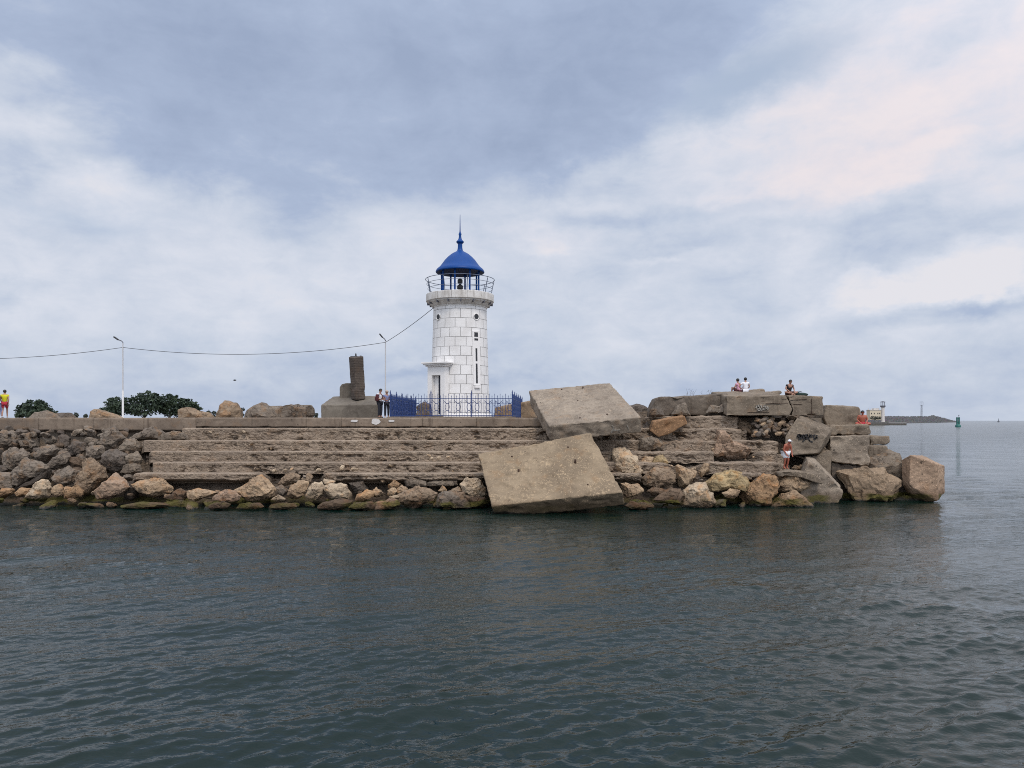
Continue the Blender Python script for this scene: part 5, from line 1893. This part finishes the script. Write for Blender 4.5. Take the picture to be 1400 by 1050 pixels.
zs = at(1011, 536, 48.9).z
person('person in a pink shirt sitting on the thin upper slab', Vector(((1010.5 - CX) / F * 48.9, 48.9, zs - .12)), R(215), 1.0, 'sit', 1.0, top=M_PINK, shorts=M_MAROON, hair=M_HAIR)
person('person in a white top with elbow out beside the one in pink', Vector(((1018.8 - CX) / F * 48.9, 48.8, zs - .06)), R(170), 1.0, 'akimbo', 1.0, top=M_WCL, shorts=M_WCL, hair=M_HAIR)
mbk = at(1080, 540.3, 45.5)
person('man in a black T-shirt sitting on the edge of the cracked cap slab', mbk + Vector((0, .2, -.02)), R(12), 1.0, 'cross', 1.05, top=M_BLK, shorts=M_BROWN, hair=M_HAIR)
bag = empty('bag', at(1092.5, 541, 45.75))
tag(bag, 'flat dark green bag lying beside the man in black', 'bag')
mb = MB()
mb.ball((0.1, 0.1, 0.07), (0.48, 0.22, 0.12), 3)
mb.ball((-0.15, 0.1, 0.13), (0.24, 0.2, 0.12), 3)
mb.build('sack', M_DGREEN, bag, True)
mb = MB()
mb.tube([(-0.2, -0.02, .2), (-0.05, -0.06, .27), (0.15, -0.04, .22)], 0.018, 6)
mb.build('handle', M_BLK, bag, True)
person('shirtless sunburnt man sitting on the thick ledge block', at(1178.3, 581.5, 46.35) + Vector((0, 0, -.10)), R(-12), 1.06, 'cross', 1.5, skin=M_REDSKIN, shorts=M_RED, hair=M_HAIR)
person('shirtless man in a white cap and white shorts standing on the ledge', at(1074, 641.5, 41.75), R(25), 0.98, 'bend', 1.22, skin=M_REDSKIN, shorts=M_WCL, cap=M_WCL)

# ------------------------------------------------------------------ far things
# distant rocky breakwater
V, FC = [], []
NT_, NS = 240, 26
for i in range(NT_ + 1):
    t = i / NT_
    px = 1120 + 190 * t
    D = 760 + 1300 * t ** 1.4
    if px < 1278:
        ptop = 569.3 + 0.5 * noise.noise(Vector((px * .15, 0, 0))) - (1.3 * math.exp(-((px - 1276) / 5) ** 2))
    else:
        ptop = np.interp(px, [1278, 1290, 1300, 1306, 1310], [568.4, 571.5, 574.3, 576, 577.5])
    hgt = CH + (HY - ptop) / F * D
    c = at(px, HY, D)
    for s in range(NS + 1):
        u_ = s / NS * 2 - 1
        prof = max(0, 1 - abs(u_) ** 1.6)
        q = Vector((c.x * .12, u_ * 4, c.y * .12))
        z = -1.0 + (hgt + 1) * prof + (noise.noise(q) * 1.8 + noise.noise(q * 2.7) * 1.2) * min(1, prof * 3)
        V.append((c.x + u_ * 4, c.y + u_ * 30 + noise.noise(q * 1.7) * 3, z))
for i in range(NT_):
    for s in range(NS):
        a = i * (NS + 1) + s
        FC.append((a, a + NS + 1, a + NS + 2, a + 1))


def far_rock():
    m, t, b = material('far_breakwater_rock')
    pos = t.n('ShaderNodeNewGeometry').outputs['Position']
    n = t.noise(pos, 0.35, 4, 0.7)
    v = t.n('ShaderNodeTexVoronoi', {'Vector': pos, 'Scale': 0.35}).outputs['Color']
    c = t.mix(t.range(n, 0.35, 0.65), (0.018, 0.018, 0.02), (0.10, 0.095, 0.095))
    setin(t, b, Base_Color=t.mix(0.25, c, t.mix(1.0, v, (0.16, 0.16, 0.16), 'MULTIPLY')), Roughness=0.9)
    return m


M_FROCK = far_rock()
tag(link('breakwater', mesh_from(V, FC, 'breakwater'), M_FROCK, None, False), 'long low dark rocky breakwater across the water on the right', 'breakwater')
mb = MB()
D = 765
pts_q = [(1120, D), (1215, D), (1215.5, D + 6), (1239.5, D + 8), (1239.5, D + 60), (1120, D + 60)]
bm = mb.bm
tq = [bm.verts.new((at(px, HY, d).x, d, 2.9 if i not in (2, 3) else 1.9)) for i, (px, d) in enumerate(pts_q)]
bq = [bm.verts.new((at(px, HY, d).x, d, -1.5)) for px, d in pts_q]
bm.faces.new(tq)
for i in range(6):
    bm.faces.new((tq[i], bq[i], bq[(i + 1) % 6], tq[(i + 1) % 6]))
q = mb.build('pier', concrete_material('far_pier_concrete', (0.13, 0.125, 0.12), pebbles=0, streak=0.5), None, False)
tag(q, 'low grey concrete pier in front of the far breakwater', 'pier')
K = 800 / F


def fa(px, py, d=800):
    return at(px, py, d)


fl = empty('far_lighthouse', fa(1207, 574.4))
tag(fl, 'far pale lighthouse with a dark gallery beside a cream house', 'lighthouse')


def rel(px, py):
    return fa(px, py) - Vector(fl.location)


mb = MB()
z1 = rel(1207, 556.7).z
mb.lathe([(2.0, -2), (1.75, 1), (1.6, z1)], (0, 0, 0), 16)
mb.build('shaft', M_FWHITE, fl, True, 40)
mb = MB()
mb.lathe([(1.7, z1 - .2), (2.5, z1 + .3), (2.6, z1 + 1.7), (1.5, z1 + 1.7)], (0, 0, 0), 16)
mb.build('gallery', M_FGREY, fl, False)
mb = MB()
for k in range(6):
    a = k * math.pi / 3 + .2
    mb.tube([(2.0 * math.cos(a), 2.0 * math.sin(a), z1 + 1.6), (2.0 * math.cos(a), 2.0 * math.sin(a), z1 + 5.2)], 0.16, 5)
mb.build('lantern_frame', M_FGREY, fl, False)
mb = MB()
mb.lathe([(0.1, z1 + 5.1), (2.5, z1 + 5.1), (2.4, z1 + 5.6), (0.6, z1 + 6.1), (0.1, z1 + 6.3)], (0, 0, 0), 16)
mb.build('roof', M_FGREY, fl, False)
hs = empty('house', fa(1197, 573))
tag(hs, 'far cream house with small windows left of the far lighthouse', 'house')
hl = Vector(hs.location)
mb = MB()
a, b = fa(1189.5, 574) - hl, fa(1204.5, 561) - hl
mb.box(((a.x + b.x) / 2, 4, (a.z + b.z) / 2), (b.x - a.x, 8, b.z - a.z))
mb.build('walls', M_CREAM, hs, False)
mb = MB()
mb.box(((a.x + b.x) / 2, 4, b.z + .2), (b.x - a.x + .6, 8.6, .5))
c = fa(1199.5, 559) - hl
mb.box((c.x, 4, b.z + 1.2), (5.5, 5, 1.8))
mb.build('roof', M_FWHITE, hs, False)
for px in (1191.5, 1195.3, 1200.2, 1202.8):
    c = fa(px, 565.3) - hl
    mb = MB()
    mb.box((c.x, -0.03, c.z), (0.85, 0.2, 1.5))
    mb.build('window', M_BLACK, hs, False)
for px in (1189, 1193):
    c = fa(px, 560) - hl
    mb = MB()
    mb.box((c.x, 3, b.z + .9), (.7, .7, 1.6))
    mb.build('chimney', M_FWHITE, hs, False)
hb = empty('hedge', fa(1197, 573.5, 793))
tag(hb, 'far dark hedge below the cream house', 'hedge')
link('foliage', crown_mesh([(Vector((-2, 0, 1.6)), (3.6, 2, 2.3)), (Vector((2.5, 0, 1.6)), (3.6, 2, 2.0))], 0.4, 700, 9), M_SHRUB, hb, False)
# lattice mast
lm = empty('lattice_mast', fa(1260, 570, 1150))
tag(lm, 'thin far lattice mast rising from the breakwater', 'mast')
hm = fa(1260, 549.5, 1150).z - lm.location.z
mb = MB()
w1, w2 = 1.3, 0.7
for sx in (-1, 1):
    for sy in (-1, 1):
        mb.tube([(sx * w1, sy * w1, -2), (sx * w2, sy * w2, hm * .78)], 0.11, 4)
for k in range(8):
    za, zc = -2 + (hm * .78 + 2) * k / 8, -2 + (hm * .78 + 2) * (k + 1) / 8
    wa, wb = w1 + (w2 - w1) * k / 8, w1 + (w2 - w1) * (k + 1) / 8
    for sy in (-1, 1):
        mb.tube([(-wa, sy * wa, za), (wb, sy * wb, zc)], 0.07, 4)
        mb.tube([(wa, sy * wa, za), (-wb, sy * wb, zc)], 0.07, 4)
mb.build('tower_frame', M_FGREY, lm, False)
mb = MB()
for sx in (-1, 1):
    for sy in (-1, 1):
        mb.tube([(sx * 1.5, sy * 1.5, hm * .78), (sx * 1.5, sy * 1.5, hm)], 0.11, 4)
for z in (hm * .78, hm):
    mb.tube([(-1.5, -1.5, z), (1.5, -1.5, z), (1.5, 1.5, z), (-1.5, 1.5, z)], 0.16, 4, closed=True)
mb.build('platform', M_FGREY, lm, False)
# buoy
bu = empty('buoy', Vector(((1309.8 - CX) / F * 560, 560, 0)))
tag(bu, 'green navigation buoy floating off the breakwater tip', 'buoy')
mb = MB()
mb.lathe([(1.4, -.6), (1.9, -.1), (1.95, .9), (1.7, 1.4), (0.9, 2.0), (0.7, 2.1)], (0, 0, 0), 20)
mb.build('float', M_GREEN, bu, True, 40)
mb = MB()
for sx in (-1, 1):
    mb.box((sx * .75, 0, 4.4), (.75, .9, 5.2))
mb.box((0, 0, 3.2), (1.6, .5, 1.2))
mb.box((0, 0, 6.2), (1.6, .5, .4))
mb.build('daymark', M_GREEN, bu, False)
mb = MB()
mb.tube([(0.6, 0, 7.0), (0.6, 0, 8.2)], 0.12, 6)
mb.box((0.6, 0, 8.4), (.5, .4, .6))
mb.build('lantern', M_FGREY, bu, False)
# tiny vessel at the horizon
bo = empty('sailing_boat', Vector(((1365 - CX) / F * 2200, 2200, 0)))
tag(bo, 'tiny dark boat far out on the horizon', 'boat')
mb = MB()
hv = []
for (x, y, z) in [(-3.2, 0, 2.2), (3.2, 0, 2.2), (-2.4, 2, 2.2), (2.4, 2, 2.2), (-2.4, -2, 2.2), (2.4, -2, 2.2), (-2.4, 0, -.6), (2.4, 0, -.6)]:
    hv.append(mb.bm.verts.new((x, y, z)))
bmesh.ops.convex_hull(mb.bm, input=hv)
mb.build('hull', M_FGREY, bo, False)
mb = MB()
mb.tube([(0, 0, 2), (0, 0, 11)], 0.3, 6)
mb.build('mast', M_FGREY, bo, False)
mb = MB()
vs = [mb.bm.verts.new(p) for p in [(0.3, 0, 3.2), (2.6, 0.1, 3.2), (0.3, 0, 9.5), (0.3, .15, 3.2), (2.6, .25, 3.2), (0.3, .15, 9.5)]]
bmesh.ops.convex_hull(mb.bm, input=vs)
mb.build('sail', M_FGREY, bo, False)
# bird
bd = empty('bird', at(321, 520, 90))
tag(bd, 'tiny dark bird flying over the quay rocks', 'bird')
mb = MB()
mb.ball((0, 0, 0), (.17, .06, .06), 2)
mb.ball((-.17, 0, .03), (.05, .04, .04), 2)
for s in (-1, 1):
    v_ = [mb.bm.verts.new(p) for p in [(-.06, 0, .02), (.08, 0, .02), (.02, s * .22, .10), (-.05, s * .22, .10), (.08, s * .44, .04), (-.06, 0, .035), (.08, 0, .035), (.02, s * .22, .112)]]
    bmesh.ops.convex_hull(mb.bm, input=v_)
mb.build('body', M_DARK, bd, True, 60)


# ------------------------------------------------------------------ water
def water_mesh():
    rs = [0.0001]
    r = 2.0
    while r < 30000:
        rs.append(r)
        if r < 8:
            r += 0.25
        elif r < 75:
            r += max(0.045, r * r / 4876 * 0.9)
        else:
            r *= 1.055
    rs = np.array(rs)
    an = np.concatenate([np.radians(np.arange(-39, 39, 0.088)), np.radians(np.arange(39, 321, 4.0))])
    na, nr = len(an), len(rs)
    RR, AA = np.meshgrid(rs, an, indexing='ij')
    X = RR * np.sin(AA)
    Y = RR * np.cos(AA)
    dr = np.gradient(rs)
    gsz = np.maximum(dr[:, None] * 0.8, RR * 0.0016)
    gsz = np.where(np.abs(np.radians(39)) < AA, 99, gsz)
    Z = np.zeros_like(X)
    DX = np.zeros_like(X)
    DY = np.zeros_like(X)
    g = np.random.RandomState(4)
    amp_mod = 0.80 + 0.38 * np.sin(X / 7.1 + 0.6 * np.sin(Y / 5.0)) * np.sin(Y / 9.0 + 0.4) + 0.22 * np.sin(X / 2.9 + Y / 4.1)
    for k in range(72):
        lam = 0.20 * (3.6 / 0.20) ** (g.rand() ** 1.45)
        th = math.radians(-68 + g.normal() * 30)
        sl = 0.038 * (1.0 if lam < 0.8 else 0.45)
        kk = 2 * math.pi / lam
        a = sl / kk
        fade = np.clip((lam / gsz - 2.2) / 2.5, 0, 1)
        cx, cy = math.cos(th), math.sin(th)
        ph = kk * (X * cx + Y * cy) + g.rand() * 6.283 + 0.9 * np.sin(X * .23 + k) * np.sin(Y * .19 + 2 * k)
        s, c = np.sin(ph), np.cos(ph)
        A = a * fade * amp_mod
        Z += A * c
        DX -= 0.85 * A * s * cx
        DY -= 0.85 * A * s * cy
    X = X + DX
    Y = Y + DY
    V = np.stack([X, Y, Z], -1).reshape(-1, 3)
    i = np.arange(nr - 1)[:, None]
    j = np.arange(na)[None, :]
    j2 = (j + 1) % na
    f = np.stack([i * na + j, i * na + j2, (i + 1) * na + j2, (i + 1) * na + j], -1).reshape(-1, 4)
    me = bpy.data.meshes.new('water')
    me.vertices.add(len(V))
    me.vertices.foreach_set('co', V.ravel())
    me.loops.add(len(f) * 4)
    me.loops.foreach_set('vertex_index', f.ravel().astype(np.int32))
    me.polygons.add(len(f))
    me.polygons.foreach_set('loop_start', (np.arange(len(f)) * 4).astype(np.int32))
    me.polygons.foreach_set('loop_total', np.full(len(f), 4, np.int32))
    me.update(calc_edges=True)
    me.validate()
    return me


def water_mat():
    m, t, b = material('harbour_water')
    pos = t.n('ShaderNodeNewGeometry').outputs['Position']
    mp = t.n('ShaderNodeMapping', {'Vector': pos, 'Rotation': (0, 0, 0.35), 'Scale': (0.75, 1.25, 1)}).outputs[0]
    n1 = t.noise(mp, 5.0, 3, 0.6, 0.4)
    n2 = t.noise(mp, 1.5, 4, 0.6, 0.3)
    n3 = t.noise(mp, 0.16, 3, 0.5)
    dist = t.vmath('LENGTH', pos, out=1)
    far = t.range(dist, 35, 120)
    h = t.math('ADD', t.math('MULTIPLY', n1, t.range(dist, 12, 45, 0.014, 0.08, False)), t.math('MULTIPLY', n2, t.range(dist, 20, 80, 0.04, 0.20)))
    h = t.math('MULTIPLY', h, t.range(n3, 0.3, 0.7, 0.6, 1.25))
    bp = t.n('ShaderNodeBump', {'Strength': 1.0, 'Distance': 1.0, 'Height': h})
    c = t.mix(t.range(t.noise(pos, 0.05, 3, 0.5), 0.35, 0.65), (0.0010, 0.0100, 0.0080), (0.0016, 0.0105, 0.0075))
    setin(t, b, Base_Color=c, Roughness=t.range(dist, 20, 300, 0.02, 0.14), IOR=1.31, Normal=bp.outputs[0])
    return m


tag(link('water', water_mesh(), water_mat()), kind='structure')

# ------------------------------------------------------------------ sky and sun
SUN_AZ, SUN_EL = R(160), R(54)   # compass angle measured from +Y towards +X: behind the viewer, to the right
w = bpy.data.worlds.new('World')
S.world = w
w.use_nodes = True
w.node_tree.nodes.clear()
t = NT(w.node_tree)
gen = t.n('ShaderNodeTexCoord').outputs['Generated']
dirv = t.vmath('NORMALIZE', gen)
sx = t.n('ShaderNodeSeparateXYZ', {0: dirv})
az = t.math('ARCTAN2', sx.outputs[0], sx.outputs[1])
el = t.math('ARCSINE', sx.outputs[2])
ae = t.n('ShaderNodeCombineXYZ', {0: az, 1: el, 2: 0.0}).outputs[0]
stre = t.vmath('MULTIPLY', dirv, (1, 1, 1.7))
wn = t.n('ShaderNodeTexNoise', {'Vector': stre, 'Scale': 3.2, 'Detail': 6, 'Roughness': 0.58}).outputs['Color']
wn2 = t.n('ShaderNodeTexNoise', {'Vector': stre, 'Scale': 13.0, 'Detail': 5, 'Roughness': 0.6}).outputs['Color']
warp = t.vmath('MULTIPLY', t.vmath('SUBTRACT', wn, (.5, .5, .5)), (0.17, 0.12, 0))
warp2 = t.vmath('MULTIPLY', t.vmath('SUBTRACT', wn2, (.5, .5, .5)), (0.10, 0.07, 0))
P_ = t.vmath('ADD', t.vmath('ADD', ae, warp), warp2)
Pc = t.vmath('ADD', ae, t.vmath('MULTIPLY', t.vmath('SUBTRACT', wn2, (.5, .5, .5)), (0.075, 0.06, 0)))


def blob(px, py, sx_, sy_, rot, amp, vec=None, hard=0.0):
    a = math.atan((px - CX) / F)
    e = math.atan((HY - py) / F * math.cos(a))
    mp = t.n('ShaderNodeMapping', {'Vector': vec if vec is not None else P_, 'Location': (a, e, 0), 'Rotation': (0, 0, R(rot)), 'Scale': (sx_ / F, sy_ / F, 1)}, vector_type='TEXTURE').outputs[0]
    ln = t.vmath('LENGTH', mp, out=1)
    return t.range(ln, hard, 1.0, amp, 0.0)


def addup(items):
    s = items[0]
    for i in items[1:]:
        s = t.math('ADD', s, i)
    return s


cl = [
    blob(480, 20, 850, 220, 0, -0.34), blob(700, 120, 440, 160, 0, -0.30), blob(260, 100, 400, 150, -14, -0.30), blob(80, 110, 190, 70, -20, -0.16), blob(900, 50, 280, 180, 28, -0.26),
    blob(255, 220, 120, 60, -10, -0.30, Pc), blob(400, 285, 120, 75, -20, -0.28, Pc), blob(330, 190, 160, 80, 0, -0.10), blob(620, 235, 330, 80, 6, -0.22), blob(560, 200, 200, 70, 0, -0.10), blob(780, 180, 150, 60, 10, -0.14),
    blob(50, 210, 110, 34, 10, -0.26), blob(10, 412, 90, 24, 0, -0.20), blob(520, 150, 120, 40, 0, 0.10), blob(210, 100, 60, 30, 0, 0.06),
    blob(110, 235, 170, 60, -28, 0.22, Pc), blob(0, 90, 60, 30, 0, 0.14, Pc), blob(330, 400, 420, 120, 0, 0.06),
    blob(1270, 110, 430, 230, 12, 0.20), blob(1010, 185, 150, 40, 14, 0.12), blob(1250, 150, 300, 30, 16, 0.08), blob(1150, 245, 440, 30, 9, 0.12), blob(720, 308, 80, 16, 0, 0.16, Pc), blob(740, 340, 70, 16, 0, 0.15, Pc), blob(900, 350, 90, 11, 2, 0.16, Pc), blob(1180, 262, 160, 14, 9, 0.10, Pc),
    blob(880, 305, 280, 28, 2, -0.18), blob(1120, 322, 400, 34, 4, -0.16), blob(820, 255, 120, 20, 0, -0.05),
    blob(1180, 395, 50, 28, 0, 0.24, Pc, 0.4), blob(1228, 404, 60, 26, 0, 0.18, Pc, 0.4), blob(1282, 386, 58, 36, 0, 0.22, Pc, 0.4), blob(1335, 366, 64, 46, 0, 0.22, Pc, 0.4), blob(1395, 372, 66, 48, 0, 0.20, Pc, 0.4), blob(1110, 425, 90, 26, 10, 0.08, Pc),
    blob(1270, 432, 190, 24, 4, -0.24, Pc), blob(1370, 415, 100, 18, 0, -0.18, Pc), blob(1190, 345, 220, 26, 4, -0.12, Pc),
    blob(1150, 455, 260, 22, 6, 0.06), blob(330, 470, 300, 30, 0, -0.06), blob(1000, 510, 520, 26, 0, -0.06), blob(860, 470, 60, 12, 0, 0.08, Pc), blob(560, 500, 60, 14, 0, 0.12, Pc), blob(620, 515, 200, 16, 0, -0.14, Pc),
]
dens = addup(cl)
fb = t.noise(stre, 5.5, 8, 0.60, 0.25)
fb2 = t.noise(t.vmath('MULTIPLY', dirv, (1, 1, 5)), 9.0, 7, 0.6, 0.4)
tone = t.math('ADD', 0.72, dens)
tone = t.math('ADD', tone, t.math('MULTIPLY', t.math('SUBTRACT', fb, 0.5), 0.70))
tone = t.math('ADD', tone, t.math('MULTIPLY', t.math('SUBTRACT', fb2, 0.5), 0.20))
fb3 = t.noise(stre, 16.0, 7, 0.62, 0.5)
tone = t.math('ADD', tone, t.math('MULTIPLY', t.math('SUBTRACT', fb3, 0.5), 0.40))
tone = t.math('SUBTRACT', tone, t.range(el, 0.0, 0.16, 0.20, 0.0))
ccol = t.ramp(tone, [(0.08, (0.340, 0.414, 0.572)), (0.38, (0.420, 0.500, 0.665)), (0.62, (0.580, 0.640, 0.755)), (0.82, (0.700, 0.735, 0.825)), (1.0, (0.80, 0.79, 0.835))])
# warm tinge of the thin clouds on the right
wm = addup([blob(1280, 110, 480, 200, 12, 0.7), blob(1150, 240, 380, 50, 10, 0.3), blob(760, 325, 220, 50, 0, .3)])
ccol = t.mix(t.math('MULTIPLY', wm, t.range(tone, 0.6, 0.95), clamp=True), ccol, t.mix(1.0, ccol, (1.10, 1.0, 0.965), 'MULTIPLY'))
# breaks in the cloud: clear sky
sky = t.n('ShaderNodeTexSky', sky_type='NISHITA', sun_disc=False, sun_elevation=SUN_EL, sun_rotation=SUN_AZ, air_density=1.0, dust_density=2.0, ozone_density=2.0)
hole = addup([blob(1055, 98, 150, 52, 14, 1.0, Pc), blob(970, 130, 100, 40, 20, 0.7, Pc), blob(110, 290, 170, 30, 0, 0.30), blob(1000, 300, 260, 22, 3, 0.25), blob(560, 540, 300, 30, 0, .12)])
hole = t.math('MULTIPLY', hole, 0.85, clamp=True)
skyc = t.mix(0.62, sky.outputs[0], (6.2, 7.1, 8.6))
cl10 = t.vmath('MULTIPLY', ccol, (10.0, 10.0, 10.0))
# thicker brightness of the veil towards the hidden sun and overhead, out of this view
sd = Vector((math.sin(SUN_AZ) * math.cos(SUN_EL), math.cos(SUN_AZ) * math.cos(SUN_EL), math.sin(SUN_EL)))
dt = t.vmath('DOT_PRODUCT', dirv, tuple(sd), out=1)
glow = t.range(dt, -0.2, 1.0, 1.0, 1.9)
zen = t.range(el, 0.55, 1.3, 1.0, 1.2)
gl = t.math('MULTIPLY', glow, zen)
cl10 = t.vmath('MULTIPLY', cl10, t.n('ShaderNodeCombineXYZ', {0: gl, 1: gl, 2: gl}).outputs[0])
full = t.mix(hole, cl10, skyc)
full = t.mix(0.04, full, sky.outputs[0])
# below the horizon: what the sea would send up
full = t.mix(t.range(el, -0.02, -0.004, 1, 0), full, (0.5, 0.6, 0.65))
bg = t.n('ShaderNodeBackground', {'Color': full, 'Strength': 0.1})
t.n('ShaderNodeOutputWorld', {'Surface': bg.outputs[0]})
w.cycles.sampling_method = 'MANUAL'
w.cycles.sample_map_resolution = 512

ld = bpy.data.lights.new('sun', 'SUN')
ld.energy = 1.5
ld.angle = R(14)
ld.color = (1.0, 0.90, 0.78)
lo = bpy.data.objects.new('sun', ld)
COL.objects.link(lo)
lo.rotation_euler = (-sd).to_track_quat('-Z', 'Y').to_euler()
lo.location = (20, -30, 40)

# ------------------------------------------------------------------ camera
cd = bpy.data.cameras.new('camera')
cam = bpy.data.objects.new('camera', cd)
COL.objects.link(cam)
cam.location = (0, 0, CH)
cam.rotation_euler = (R(90), 0, 0)
cd.sensor_width = 36
cd.lens = F * 36 / 1400
cd.shift_y = (HY - 525) / 1400
cd.clip_start = 0.1
cd.clip_end = 60000
S.camera = cam
S.view_settings.view_transform = 'Standard'
S.view_settings.look = 'None'
S.view_settings.exposure = 0
S.view_settings.gamma = 1
S.cycles.max_bounces = 6
S.cycles.use_denoising = False
S.cycles.filter_width = 1.0
S.cycles.sample_clamp_indirect = 6
